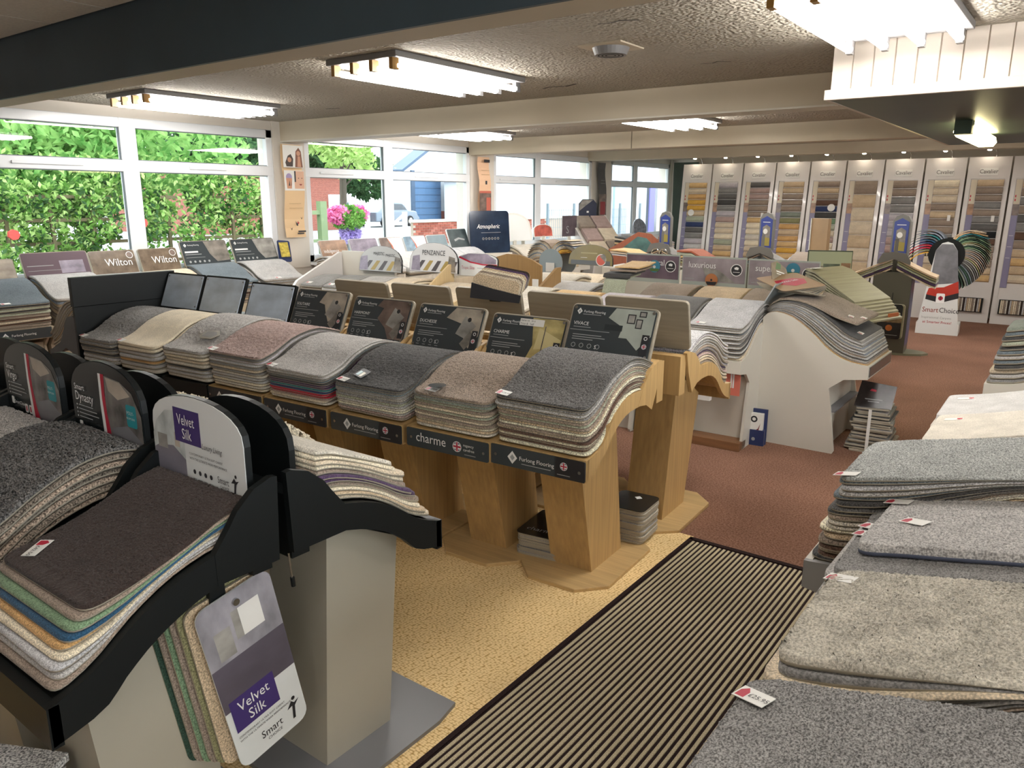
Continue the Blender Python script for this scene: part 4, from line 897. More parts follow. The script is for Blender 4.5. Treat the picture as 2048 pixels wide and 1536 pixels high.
t = fan_wheel((-4.82, 7.35, .97), R_(2), 'grey round wheel of beige pages topped with golden samples', .14, .33, .30, pg, M('pale blue grey disc', '93a0a5', .4), 1)
MB().box(-.05, .05, -.1, .1, -.97, -.1, GREYM).build('post', t); MB().box(-.2, .2, -.2, .2, -.97, -.94, GREYM).build('foot', t)
MB().box(-.05, .06, -.18, -.175, -.10, .0, CARD).build('price_card', t)
wp = ['terracotta', 'slate', 'blue', 'blue grey', 'navy', 'red', 'gold', 'olive']
pg = [(176 - k * 8, ['gold', 'olive', 'red', 'red', 'navy', 'blue', 'slate', 'teal', 'blue grey', 'blue grey'][k]) for k in range(10)] + [(78 - k * 5.0, (['beige', 'sand', 'teal', 'dark green', 'green', 'dark green', 'green', 'olive', 'sage', 'dark green', 'green', 'grey green', 'taupe', 'mid grey', 'taupe', 'mid grey', 'taupe', 'olive', 'mid grey', 'dark grey', 'mid grey', 'charcoal', 'slate', 'dark green', 'slate', 'grey green', 'dark green', 'slate', 'dark green'])[k]) for k in range(29)]
t = fan_wheel((-1.45, 11.15, 1.0), R_(4), 'large wheel stand of blue, red and green samples by swatch towers', .19, .46, .30, pg, BLACK, 1)
s = MB().prism('y', [(-.24, -1.0), (.24, -1.0), (.12, .05), (.06, .14), (0, .16), (-.06, .14), (-.12, .05)], 0, .01, WSIGN).build('front_panel', t, (0, -.185, 0))
decals(s, [([(-.14, -.38), (.17, -.34), (.12, .05), (.06, .13), (-.06, .13), (-.12, .05)], M('grey room photo', '6f7074', .3, var=((8, 8, 8), .3))), ([(-.165, -.50), (0, -.54), (.19, -.46), (.17, -.32), (.02, -.40), (-.145, -.42)], M('red swoosh', 'b03a2e', .35)), ([(-.17, -.56), (0, -.60), (.195, -.53), (.19, -.46), (0, -.53), (-.165, -.50)], DINK), (rrect(-.05, -.60, .045, -.48, .015), INK), (disc(0, -.54, .028, 8), REDI), (rect(-.004, -.57, .004, -.51), DINK)])
text(s, 'Smart', -.19, -.72, .09, M('red brown ink', '8e3a30', .4), sx=.85); text(s, 'Choice', .0, -.72, .09, DINK, sx=.85)
text(s, 'Inspirational Carpets', -.19, -.80, .04, INKG); text(s, 'at Smarter Prices!', -.17, -.86, .045, REDI)
MB().prism('y', [(-.22, -1.0), (.22, -1.0), (.12, 0), (-.12, 0)], .16, .18, WHITE).build('rear_panel', t); MB().box(-.24, .24, -.18, .18, -1.0, -.86, CARD).build('base', t)
# ---- ridge stands with tall posts
def ridge_stand(x, y, rz, label, keys):
    t = thing('ridge_stand', label, 'display stand', (x, y, 0), rz, 'ridge stands with tall sheep posts')
    GB = M('grey green laminate', '57564a', .4); GC = M('grey cap', '6f6d68', .4)
    MB().prism('z', [(.42 * math.cos(a / 12 * 6.283), .2 * math.sin(a / 12 * 6.283)) for a in range(12)], 0, .022, M('olive base', '7d7c66', .5)).build('base', t)
    MB().box(-.19, .19, -.17, .17, .022, .90, GB).build('body', t); MB().box(.19, .193, -.15, .15, .1, .85, M('blue side print', '4a4f7c', .4, var=((9, 9, 9), .4))).build('side_print', t)
    MB().box(-.026, .026, -.06, -.0, .9, 1.25, GC).build('post', t)
    p = MB().prism('y', [(-.1, .0), (.1, .0), (.1, .36), (.065, .42), (0, .44), (-.065, .42), (-.1, .36)], 0, .035, GC).build('tall_header', t, (.02, -.06, 1.07), (0, 0, R_(-20)))
    f = MB().prism('y', [(-.08, .02), (.08, .02), (.08, .36), (0, .40), (-.08, .36)], -.003, 0, M('blue sheep poster', '2f3f8a', .3)).build('sign_face', p)
    decals(f, [(rect(-.055, .05, .055, .16), M('straw print', '9a8a3c', .4)), ([(-.05, .16), (.055, .14), (.055, .27), (0, .3), (-.05, .27)], PHOTO[0]), (disc(-.01, .22, .032, 10), CARD), (rect(-.05, .325, .05, .332), INK)], y=-.0037)
    for sgn in (-1, 1):
        MB().prism('y', [(0, 1.12), (sgn * .12, 1.10), (sgn * .16, 1.02), (sgn * .16, .985), (0, 1.04)], -.2, -.18, GC).build('cap', t)
        for k in range(5):
            z = 1.045 - .026 * k; c = [(sgn * .03, z), (sgn * .2, z - .085), (sgn * .36, z - .16), (sgn * .42, z - .18)]
            MB().ribbon('y', c, .018, -.17, .17, pile(keys[k % len(keys)], .15), ).build('swatch_pad', t)
    return t
KS = ['beige', 'olive', 'sage', 'purple', 'oatmeal']
a1 = ridge_stand(-1.70, 9.35, R_(4), 'ridge stand with hanging ribbed sample pack and tall sheep post', KS)
pk = thing('hanging_sample_pack', 'ribbed wool sample pack with black cover on ridge stand', 'sample pack', (-1.66, 9.14, .56), R_(4))
for k in range(5): MB().prism('y', rrect(-.12, -.38, .12, 0, .03), 0, .012, pile(['oatmeal', 'olive', 'sage'][k % 3], .2)).build('page', pk, (.006 * k, .014 * k, 0))
c = MB().prism('y', rrect(-.12, -.38, .12, 0, .03), -.004, 0, SMART).build('cover', pk, (0, -.002, 0)); MB().cyl((0, 0, 0), (0, .02, .12), .004, BLACK, 6).build('cord', pk)
decals(c, [(rect(-.118, -.2, .118, -.13), M('heather photo', '7d6a4a', .4, var=((20, 20, 20), .5))), (disc(0, -.26, .034), M('orange seal', 'b86a2e', .4)), (rect(-.09, -.34, .09, -.335), INKG), (rrect(-.11, -.06, -.085, -.02, .004), REDI)], y=-.0047)
text(c, 'Natural', 0, -.085, .055, INK, y=-.0075, align='CENTER', sx=.8); text(c, 'Rib', 0, -.128, .05, INK, y=-.0075, align='CENTER', sx=.8)
ridge_stand(-3.18, 9.4, R_(4), 'ridge stand with sheep post beside leaning brown board', ['mid grey', 'taupe', 'slate', 'mid grey', 'taupe'])
ridge_stand(-4.5, 9.4, R_(4), 'ridge stand with sheep post beside pink folded pads', ['mid grey', 'beige', 'taupe', 'oatmeal', 'mid grey'])
t = thing('leaning_board', 'tall brown-edged sample board standing behind header panels', 'board', (-2.42, 8.95, 0), R_(-35))
MB().box(-.13, .13, -.02, .02, .7, 1.46, M('brown board', '8f7350', .5, var=((5, 5, 5), .1))).build('panel', t); MB().box(-.14, -.13, -.03, .03, .7, 1.46, CARD).build('edge', t); MB().box(-.2, .2, -.2, .2, 0, .7, WHITE).build('stand', t)
t = thing('grey_sample_block', 'grey wool folders piled on low stand behind header panels', 'sample pile', (-2.30, 8.3, 0), R_(8))
MB().box(-.35, .35, -.25, .25, 0, .85, WHITE).build('cabinet', t)
for k in range(5): MB().ribbon('x', [(-.3, .9 + .03 * k), (0, .97 + .03 * k), (.2, 1.0 + .03 * k), (.28, .97 + .03 * k)], .02, -.32 + .03 * k, .25, pile(['mid grey', 'taupe', 'lilac grey'][k % 3], .15)).build('folder', t)
t = thing('open_ring_folders', 'open ring-bound folders with pinkish pads on far table', 'sample folder', (-4.05, 8.35, 0), R_(4))
MB().box(-.6, .6, -.3, .3, 0, .88, WHITE).build('table', t)
for k in range(3): MB().ribbon('y', [(-.55, 1.08 - .025 * k), (-.35, 1.07 - .025 * k), (-.1, .96 - .02 * k), (.05, .93 - .02 * k)], .015, -.2, .2, pile(['sand', 'oatmeal', 'silver grey'][k], .1)).build('pad', t)
for k in range(3): MB().ribbon('y', [(.05, .93 - .01 * k), (.2, 1.0 - .02 * k), (.3, 1.05 - .02 * k)], .015, -.2, .2, pile(['oatmeal', 'beige', 'taupe'][k], .1)).build('pad', t)
for k in range(5): MB().ribbon('y', [(.28, 1.10 - .03 * k), (.45, 1.10 - .03 * k), (.6, 1.02 - .03 * k), (.64, .94 - .02 * k)], .02, -.2, .2, pile(['terracotta', 'sage', 'sand', 'taupe', 'olive'][k], .15)).build('pad', t)
for x in (-.1, .0, .25, .35): MB().tube([(x + .05 * math.cos(a), .1, 1.03 + .06 * math.sin(a)) for a in [i * math.pi / 8 for i in range(9)]], .004, STEEL).build('ring', t)
# picture sign and vinyl book on stand behind end stand
t = thing('picture_sign', 'framed interior picture sign standing behind the ribbed vinyl book', 'sign', (-1.90, 7.4, .55), R_(18))
s = MB().box(-.19, .19, 0, .015, 0, .66, M('dark green frame', '3f4a3c', .4)).build('frame', t); decals(s, [(rect(-.18, .04, .185, .65), M('pale green print', 'a8b096', .3)), (rect(-.17, .3, -.05, .52), PHOTO[0]), (rect(-.05, .26, .09, .54), M('mirror photo', '5f6a60', .2, var=((9, 9, 9), .6))), (rect(.1, .24, .18, .55), PHOTO[6])])
MB().box(-.2, .2, .02, .3, -.55, .02, WHITE).build('stand', t)
t = thing('vinyl_sample_book', 'ribbed olive green sample pages sloping on white stand', 'sample book', (-1.62, 6.25, 0), R_(72))
for k in range(7): MB().ribbon('x', [(.02, 1.15 - .022 * k), (-.06, 1.13 - .022 * k), (-.22 - .012 * k, 1.04 - .022 * k), (-.40 - .018 * k, .94 - .022 * k)], .012, -.24, .24, M('olive vinyl page', '98947a', .5, var=((2, 60, 2), .12))).build('page', t)
MB().box(-.2, .2, -.02, .20, 0, .97, WHITE).build('stand', t); MB().box(-.2, -.1, -.03, .01, 1.15, 1.153, CARD).build('price_tag', t); MB().box(.02, .14, -.53, -.515, .825, .85, M('orange print', 'b8673a', .5)).build('edge_print', t)
# ---- right-hand row, facing the runner
RB = [(.03, .905), (.09, .918), (.20, .888), (.31, .798), (.41, .700), (.50, .640), (.66, .618)]
RT = [(.02, 1.00), (.10, .992), (.20, .975), (.31, .953), (.41, .932), (.50, .913), (.60, .888)]
RT2 = [(v, z - .06) for v, z in RT]
RW = 'on grey stand beside the runner'
RROW = [(2.42, .12, .225, ['charcoal', 'brown', 'taupe', 'brown', 'taupe', 'beige', 'cream', 'ivory', 'ivory', 'taupe', 'charcoal', 'dark grey', 'charcoal', 'slate', 'light grey', 'silver grey', 'slate', 'pale grey'], 1.0, 'fourth from the price-tagged grey pile', .5),
        (1.965, .225, .225, ['mid grey', 'taupe', 'mid grey', 'light grey', 'mid grey', 'light grey', 'mid grey'], .98, 'with blue-bound grey samples', .4),
        (1.53, .235, .215, ['oatmeal', 'taupe', 'mid grey', 'light grey', 'mid grey', 'oatmeal', 'mid grey', 'stone'], 1.0, 'with mottled oatmeal samples', .3),
        (1.04, .235, .225, ['beige', 'orange beige', 'beige', 'oatmeal', 'light grey', 'mid grey', 'light grey', 'mid grey'], .97, 'with speckled grey samples', .6)]
RN = ['striped pile', 'blue-bound pile', 'oatmeal pile', 'speckled grey pile']
for i, (y, x, wd, ly, k, ph, sp) in enumerate(RROW):
    block_stand((x, y, 0), R_(-90), wd + .005, RB, 'white wave stand with shade-toned sides facing the runner ' + (ph if i else 'under the tall striped pile'), 'stands beside the runner', body=WHITE, side=M('shade-toned white melamine', '8f8d8b', .5))  # shade is put into the side colour; the panels are white melamine
    out = stack((x, y, 0), R_(-90), wd - .002, RB, thick(RB, RT if i == 0 else RT2, k), ly, 'in %s on stand beside runner' % RN[i], 'samples facing the runner', r=.05, jr=.9, jv=.01, speck=sp, fine=[240, 240, 200, 270][i],
                dense=[(.005, .0022), (.0045, .002), (.0042, .0028), (.0038, .0022)][i], low=[.1, .12, .22, .1][i], curl=[.004, .003, .004, .004][i], tags=[[(.85, .97, 80)], [(-.1, .96, 70), (-.35, .95, 60)], [(-.72, .95, 75)], [(-.62, .95, 68, '£25.95')]][i])
    if i == 1:
        BND = M('blue grey binding', '5d6478', .8)
        out2 = stack((x + .03, y + .03, 0), R_(-94), wd - .03, [(a, z + .004) for a, z in thick(RB, RT2, k)], [(a - .06, z + .035) for a, z in thick(RB, RT2, k)], ['light grey'], 'over blue-bound pile beside the runner', 'samples facing the runner', r=.05, dense=(.0045, .002), speck=.4, tags=[(.1, .86, 65), (-.75, .97, 80)], backing=BND, fill=.9)
for i, (y, ly) in enumerate([(2.90, ['silver grey', 'ivory', 'white']), (3.33, ['white', 'silver grey', 'white', 'ivory']), (3.76, ['white', 'ivory', 'white'])]):
    block_stand((.20, y, 0), R_(-90), .22, RB, 'white wave stand with pale samples, %s beyond the striped pile' % ['first', 'second', 'third'][i], 'stands beside the runner', body=WHITE)
    stack((.20, y, 0), R_(-90), .21, RB, [(a - .0, z - .03) for a, z in thick(RB, RT2, .95)], ly, 'in %s white pile beyond striped pile' % ['first', 'second', 'third'][i], 'pale samples in right row', r=.04, jr=1.2, speck=.12, curl=.004, tags=[(-.5, .9, -90)])
block_stand((.28, 5.35, 0), R_(-90), .22, RB, 'grey stand at the far right by the soffit with thick grey pile', None)
stack((.28, 5.35, 0), R_(-90), .21, RB, thick(RB, [(a, z + .06) for a, z in RT], 1.0), ['mid grey', 'light grey', 'oatmeal', 'charcoal', 'slate', 'light grey', 'slate', 'charcoal', 'sage', 'charcoal', 'slate', 'grey green'], 'in far grey pile near swatch towers', 'far right samples', r=.04, speck=.25)
t = thing('wire_rack', 'curled white wire rack at floor level below far right pile', 'rack', (-.22, 4.75, 0))
MB().tube([(.06 * math.cos(a) - .02 * a, .05 * math.sin(a), .3 + .03 * a) for a in [i * .5 for i in range(22)]], .006, STEEL).build('wire', t); MB().box(-.12, .3, -.15, .15, 0, .28, WHITE).build('box', t)
# ================================================================== WINDOW ROW
WB = [(.0, .80), (.10, .845), (.25, .838), (.37, .785), (.47, .692), (.58, .668)]
WT = [(.0, .99), (.10, 1.03), (.22, 1.035), (.36, .985), (.48, .915), (.60, .880)]
def wsign(loc, w, h, label, m, fn, tilt=22, rim=RIM, group='signs along the window'):
    t = thing('window_row_sign', label, 'sign', loc, R_(90), group)
    s = MB().prism('y', rrect(-w, 0, w, h, .02), 0, .018, rim).build('board', t, rot=(R_(-tilt), 0, 0))
    f = MB().prism('y', rrect(-w + .006, .006, w - .006, h - .006, .016), -.003, 0, m).build('sign_face', s)
    if fn: fn(f, w, h)
    return t
WOODP = M('sepia floor photo', '6d5f50', .25, var=((14, 3, 14), .4))
def wil(f, w, h): decals(f, [(disc(w - .05, h - .05, .032), INK), (disc(w - .05, h - .05, .027), PHOTO[2])], y=-.0037); text(f, 'Wilton', -.08, .09, .095, INK, y=-.0065, sx=.9)
def fur(a):
    def fn(f, w, h):
        it = [([(.0, h - .01), (w - .01, h - .01), (w - .01, .06), (.1, .05), (.04, .13)], PHOTO[a]), (rect(-w + .03, .1, -.02, .103), INKG), (rect(-w + .03, .13, -.05, .136), INKG), (rect(-w + .03, .15, -.08, .166), INK)]
        diamond(it, -w + .05, h - .045, .018)
        for k in range(5): it.append((disc(-w + .06 + k * .05, .06, .012, 8), INKG))
        decals(f, it, y=-.0037); text(f, 'Furlong Flooring', -w + .075, h - .05, .018, INK, y=-.0065); 0
    return fn
def band(f, w, h): decals(f, [(rect(-w + .03, .13, -.03, .136), INKG), (rect(-w + .03, .09, .06, .093), INKG), (rect(.02, .06, w - .05, .17), PHOTO[5])], y=-.0037)
MAUVE = M('glossy mauve print', '6d5e66', .06, spec=.8)
SG = [(-6.93, 2.42, .21, .21, 'tan picture sign at window beside mauve sign', PHOTO[4], None, 1.0), (-6.92, 2.95, .265, .25, 'glossy mauve sign in front of the hedge window', MAUVE, band, 1.0), (-6.95, 3.44, .205, .235, 'sepia floor sign with white name beside mauve sign', WOODP, wil, 1.0),
      (-6.95, 3.87, .19, .235, 'sepia floor sign with white name in front of mullion', WOODP, wil, 1.0), (-6.93, 4.34, .25, .27, 'slate sign with drape photo below hedge window', SLATE, fur(0), 1.02), (-6.93, 4.90, .26, .27, 'slate sign with pale room photo beside the pillar', SLATE, fur(1), 1.02)]
for x, y, ww, h, lab, m, fn, z in SG: wsign((x, y, z - .02), ww, h, lab, m, fn)
t = thing('shade_card', 'small blue and yellow shade card beside slate sign', 'card', (-6.90, 5.22, 1.0), R_(75)); MB().prism('y', rrect(-.07, 0, .07, .24, .02), 0, .008, NVY).build('card', t, rot=(R_(-25), R_(6), 0))
MB().poly([(-.05, -.012, .05), (.05, -.012, .05), (.05, .05, .2), (-.05, .05, .2)], M('yellow print', 'b9a64a', .4, var=((30, 30, 30), .5))).build('printed_artwork', t)
WS = [(2.42, .24, ['taupe', 'taupe', 'brown', 'oatmeal', 'brown', 'taupe', 'sage', 'charcoal', 'sage', 'charcoal', 'slate'], .95, 'below the tan picture sign'), (2.95, .245, ['taupe', 'oatmeal', 'taupe', 'beige', 'taupe', 'beige', 'blue grey', 'light grey'], 1.0, 'below the glossy mauve sign'),
      (3.44, .21, ['ivory', 'oatmeal', 'ivory', 'silver grey'], .85, 'below the first sepia sign'), (3.87, .21, ['blue grey', 'ivory', 'light grey', 'oatmeal'], .85, 'below the second sepia sign'),
      (4.34, .245, ['taupe', 'beige', 'taupe', 'brown', 'taupe', 'slate', 'blue grey', 'slate'], 1.0, 'below the drape photo sign'), (4.90, .25, ['taupe', 'brown', 'taupe', 'mauve pink', 'taupe', 'light grey', 'mid grey', 'light grey'], 1.0, 'below the pale room sign')]
for y, wd, ly, k, ph in WS:
    t = block_stand((-7.08, y, 0), R_(90), wd + .006, WB, 'pale wooden wave stand along the window ' + ph, 'stands along the window', body=M('washed oak', 'b5a78f', .5, var=((40, 40, 3), .08)))
    if y < 2.6:
        s = MB().prism('y', rrect(-.22, -.04, .22, .04, .006), -.005, 0, SLATE).build('label_strip', t, (0, -.596, .63)); it = []; diamond(it, -.11, 0, .026); decals(s, it, y=-.0058); text(s, 'Furlong Flooring', -.07, -.006, .026, INK, y=-.0085)
    stack((-7.08, y, 0), R_(90), wd, WB, thick(WB, WT, k), ly, 'in window pile ' + ph, 'samples along the window', r=.04, jr=.8, speck=.25, tags=[(-.3, .95, 0)], curl=.003)
# second bay
S2 = [(5.95, .2, PHOTO[6], 'indulgence', 'brown picture sign next to the cream pillar'), (6.42, .22, PHOTO[5], None, 'grey-lilac picture sign behind white end panel'), (6.88, .20, PHOTO[2], None, 'terracotta and cream card sign before second window'), (7.30, .20, PHOTO[7], None, 'blue and cream card sign before second window'),
      (7.72, .19, M('teal grey print', '6b7d84', .3, var=((5, 5, 5), .2)), None, 'pale teal sign behind the white oval header'), (8.15, .2, M('dark teal print', '3f4a4c', .3, var=((8, 8, 8), .4)), None, 'dark teal sign with white script below warehouse door')]
def s2fn(i, nm):
    def fn(f, w, h):
        if i in (2, 3): decals(f, [([(-.04, .005), (w - .01, .005), (w - .01, h - .01), (-.06, h - .01), (-.01, h * .5)], CARD), ([(-.02, .0), (.02, .0), (-.0, h * .5), (-.05, h - .02), (-.06, h - .02), (-.02, h * .5)], M('terracotta ink', 'b5593e', .4))], y=-.0037)
        if i == 5: decals(f, [([(-.09, .09), (.0, .12), (.11, .1), (.12, .12), (.0, .145), (-.1, .12)], INKG)], y=-.0037)
        if nm: text(f, nm, -w * .8, .07, .06, INK, y=-.0065, shear=.15 if i else 0, sx=.85)
    return fn
for i, (y, ww, m, nm, lab) in enumerate(S2):
    wsign((-6.93, y, .99 + .02 * (i == 5)), ww, .22 + .05 * (i == 5), lab, m, s2fn(i, nm), rim=M('white rim', 'c9c9c7', .4))
    block_stand((-7.08, y, 0), R_(90), .215, WB, 'pale stand along the second window below the ' + ' '.join(lab.split()[:4]), 'stands along the window', body=M('washed oak', 'b5a78f', .5))
    stack((-7.08, y, 0), R_(90), .21, WB, thick(WB, WT, .95), [['taupe', 'mauve pink', 'brown', 'taupe', 'ivory', 'silver grey', 'white'], ['taupe', 'ivory', 'white'], ['ivory', 'white'], ['ivory', 'white'], ['light grey', 'silver grey'], ['silver grey', 'white', 'silver grey']][i], 'in second window pile below ' + ' '.join(lab.split()[:3]), 'samples along the second window', indiv=False, ntop=1, r=.04, speck=.15)
t = thing('navy_sign', 'tall navy acrylic sign with white script on pillar stand', 'sign', (-6.78, 8.62, .92), R_(72))
s = MB().prism('y', rrect(-.33, 0, .33, .58, .05), 0, .012, M('navy gloss', '1f2c3f', .12, var=((6, 6, 6), .3))).build('board', t, rot=(R_(-5), 0, 0)); decals(s, [(rect(-.15, .28, .18, .284), INKG)] + [(disc(-.12 + k * .05, .2, .018, 8), INKG) for k in range(6)] + [(disc(-.12 + k * .05, .2, .013, 8), DINK) for k in range(6)], y=-.0008); text(s, 'Atmospheric', -.22, .34, .085, INK, y=-.0035, shear=.35, sx=.85)
MB().box(-.33, .33, -.05, .1, -.92, 0, WHITE).build('stand', t)
# third bay and beyond: white trays of pale samples
for i, (y, x, wd, ly, lab) in enumerate([(9.28, -6.75, .24, ['oatmeal', 'taupe', 'oatmeal', 'ivory'], 'below the navy sign'), (9.80, -6.6, .24, ['beige', 'oatmeal', 'silver grey', 'white'], 'beside the navy sign'), (10.36, -6.8, .28, ['oatmeal', 'beige', 'white'], 'below the brick wall window'),
                                         (12.5, -6.6, .3, ['silver grey', 'taupe', 'silver grey'], 'beside the third pillar'), (13.2, -6.7, .3, ['blue grey', 'silver grey'], 'below the corner window')]):
    block_stand((x - .15, y, 0), R_(82), wd + .01, WB, 'white tray stand along the far windows ' + lab, 'far stands along the window', body=WHITE)
    stack((x - .15, y, 0), R_(82), wd, WB, thick(WB, WT, .9), ly, 'in far window pile ' + lab, 'samples in the far window bays', indiv=False, ntop=1, r=.03, speck=.12)
def small_arch(x, y, z, w, h, m, lab, fn=None):
    t = thing('small_arched_sign', lab, 'sign', (x, y, z), R_(80), 'small arched signs at far windows')
    s = MB().prism('y', arch(w, h * .45, h, 10), 0, .012, CARD).build('board', t, rot=(R_(-10), 0, 0)); MB().prism('y', [(a * .9, b * .9 + .01) for a, b in arch(w, h * .45, h, 10)], -.003, 0, m).build('sign_face', s)
    MB().box(-.03, .03, 0, .02, -z, .02, WHITE).build('stem', t)
small_arch(-7.0, 9.7, 1.08, .2, .2, M('orange cream print', 'c9a078', .4, var=((10, 10, 10), .4)), 'orange and cream arched sign on far white tray'); small_arch(-7.0, 10.25, 1.08, .22, .2, M('coral print', 'b85a4e', .4, var=((10, 10, 10), .4)), 'coral arched sign on far white tray')
small_arch(-6.9, 9.35, 1.05, .36, .42, M('plain white board', 'e2e4e2', .3), 'plain white arched board below far windows')
small_arch(-6.95, 11.5, 1.12, .14, .17, M('navy coral print', '6a5a6a', .4, var=((12, 12, 12), .4)), 'small violet arched sign beside tall sloping white rack')
t = thing('square_sign', 'square purple-grey sign lettered with an S', 'sign', (-6.9, 10.85, 1.07), R_(80)); s = MB().box(-.17, .17, 0, .012, 0, .33, M('purple grey print', '5a4f55', .4, var=((9, 9, 9), .3))).build('board', t); text(s, 'S', -.09, .05, .17, INKG, y=-.002); MB().box(-.03, .03, .0, .02, -1.07, 0, WHITE).build('stem', t)
t = thing('sloping_rack', 'tall white sloping rack of beige folders by the third pillar', 'rack', (-6.62, 11.25, 0), R_(60))
MB().prism('x', [(-.6, .75), (-.5, .75), (.35, 1.40), (.35, 0), (-.4, 0)], -.36, -.33, WHITE2).build('side_panel', t); MB().prism('x', [(-.6, .75), (-.5, .75), (.35, 1.40), (.35, 0), (-.4, 0)], .33, .36, WHITE2).build('side_panel', t)
MB().prism('x', [(-.55, .72), (.33, 1.36), (.33, 0), (-.4, 0)], -.33, .33, WHITE).build('body', t)
for k in range(6): MB().prism('x', [(-.5 + .27 * (k // 2), .77 + .197 * (k // 2)), (-.27 + .27 * (k // 2), .94 + .197 * (k // 2)), (-.29 + .27 * (k // 2), 1.0 + .197 * (k // 2)), (-.53 + .27 * (k // 2), .83 + .197 * (k // 2))], -.3 + .31 * (k % 2), -.02 + .31 * (k % 2), pile(['oatmeal', 'taupe', 'mauve pink'][k % 3], .12)).build('folder', t)
h_ = MB().prism('y', [(-.17, 0), (.17, 0), (.17, .22), (.1, .29), (-.1, .29), (-.17, .22)], 0, .012, M('navy header print', '33384a', .25)).build('header_board', t, (0, .33, 1.37)); decals(h_, [([(-.16, .1), (-.05, .18), (.1, .28), (-.1, .28), (-.16, .2)], PHOTO[1]), (rect(-.02, .07, .02, .10), INK)])
def folder_tower(x, y, lab, key):
    t = thing('folder_pile', lab, 'sample pile', (x, y, 0), R_(70), 'far folder piles')
    MB().box(-.32, .32, -.3, .3, 0, .82, WHITE).build('table', t)
    for k in range(5): MB().ribbon('x', [(-.34, .86 + .03 * k), (-.1, .92 + .03 * k), (.1, .97 + .03 * k), (.3, .98 + .03 * k)], .022, -.3, .3, pile(key[k % len(key)], .1)).build('folder', t)
folder_tower(-5.95, 11.75, 'pale folders sloping on white table by third pillar', ['silver grey', 'ivory']); folder_tower(-5.6, 10.9, 'black-edged folders bulging open on far table', ['charcoal', 'sand', 'black', 'oatmeal'])
t = thing('terracotta_stand', 'terracotta wooden stand with slanted teal picture panel', 'display stand', (-5.15, 9.9, 0), R_(20))
TER = M('terracotta wood', '8a4f38', .5, var=((30, 30, 4), .12)); MB().box(-.4, .4, -.2, .2, 0, .88, TER).build('cabinet', t); MB().prism('y', [(-.42, .88), (.42, .88), (.45, .98), (.2, 1.2), (.02, 1.22), (-.38, .98)], -.2, -.17, TER).build('slanted_board', t)
MB().prism('y', [(-.25, .95), (.2, .95), (.28, 1.0), (.14, 1.14), (.02, 1.16)], -.205, -.2, M('teal photo', '4a6a66', .3, var=((6, 6, 6), .5))).build('picture_panel', t); MB().box(.3, .42, -.19, .2, .98, 1.16, TER).build('side_board', t)
t = thing('round_mirror_sign', 'round grey patterned sign leaning at the corner window', 'sign', (-6.7, 13.0, 1.0), R_(75)); MB().cyl((0, 0, .16), (0, .02, .16), .17, M('patterned disc', '7d7f88', .3, var=((20, 20, 20), .5)), 24).build('disc', t, rot=(R_(-15), 0, 0)); MB().box(-.1, .1, 0, .1, -1.0, .03, WHITE).build('stand', t)
t = thing('photo_card_stand', 'grey photo card with brown interior at corner window', 'sign', (-6.4, 13.9, 1.05), R_(70)); s = MB().prism('y', [(-.3, 0), (.3, 0), (.26, .26), (-.34, .26)], 0, .012, M('grey card', '6f6a6a', .3)).build('board', t); decals(s, [(rect(-.18, .03, .2, .22), PHOTO[6]), (disc(0, .12, .07), PHOTO[1])]); MB().box(-.1, .1, 0, .1, -1.05, 0, WHITE).build('stand', t)
# ================================================================== SWATCH TOWERS
CL = [['sand', 'oatmeal', 'orange beige', 'gold', 'gold', 'beige', 'sage', 'navy', 'dark grey', 'mid grey', 'lilac grey', 'white', 'silver grey', 'oatmeal', 'beige'],
      ['lilac grey', 'mid grey', 'dark grey', 'charcoal', 'mid grey', 'lilac grey', 'mauve pink', 'oatmeal', 'oatmeal', 'cream', 'sage', 'beige', 'sand', 'beige', 'oatmeal'],
      ['dark grey', 'mauve pink', 'mauve pink', 'taupe', 'taupe', 'taupe', 'sand', 'cream', 'cream', 'ivory', 'cream', 'oatmeal', 'beige', 'sage', 'slate'],
      ['beige', 'beige', 'taupe', 'taupe', 'taupe', 'grey green', 'olive', 'orange beige', 'beige', 'orange beige', 'sand', 'gold', 'sand', 'cream', 'cream'],
      ['taupe', 'beige', 'taupe', 'brown', 'navy', 'charcoal', 'green', 'sage', 'oatmeal', 'mauve pink', 'cream', 'cream', 'ivory', 'cream', 'lilac grey'],
      ['taupe', 'beige', 'oatmeal', 'oatmeal', 'beige', 'oatmeal', 'beige'],
      ['taupe', 'taupe', 'mid grey', 'mid grey', 'lilac grey', 'lilac grey', 'lilac grey', 'mauve pink', 'mauve pink', 'oatmeal', 'oatmeal', 'beige'],
      ['cream', 'oatmeal', 'oatmeal', 'taupe', 'beige', 'taupe', 'taupe', 'mid grey', 'STR', 'STR', 'oatmeal', 'beige', 'oatmeal'],
      ['beige', 'taupe', 'taupe', 'mid grey', 'taupe', 'mid grey', 'dark grey', 'black', 'brown', 'taupe', 'taupe', 'taupe', 'beige', 'sand'],
      ['beige', 'taupe', 'mid grey', 'taupe', 'dark grey', 'mid grey', 'brown', 'taupe', 'beige', 'sand', 'beige', 'oatmeal']]
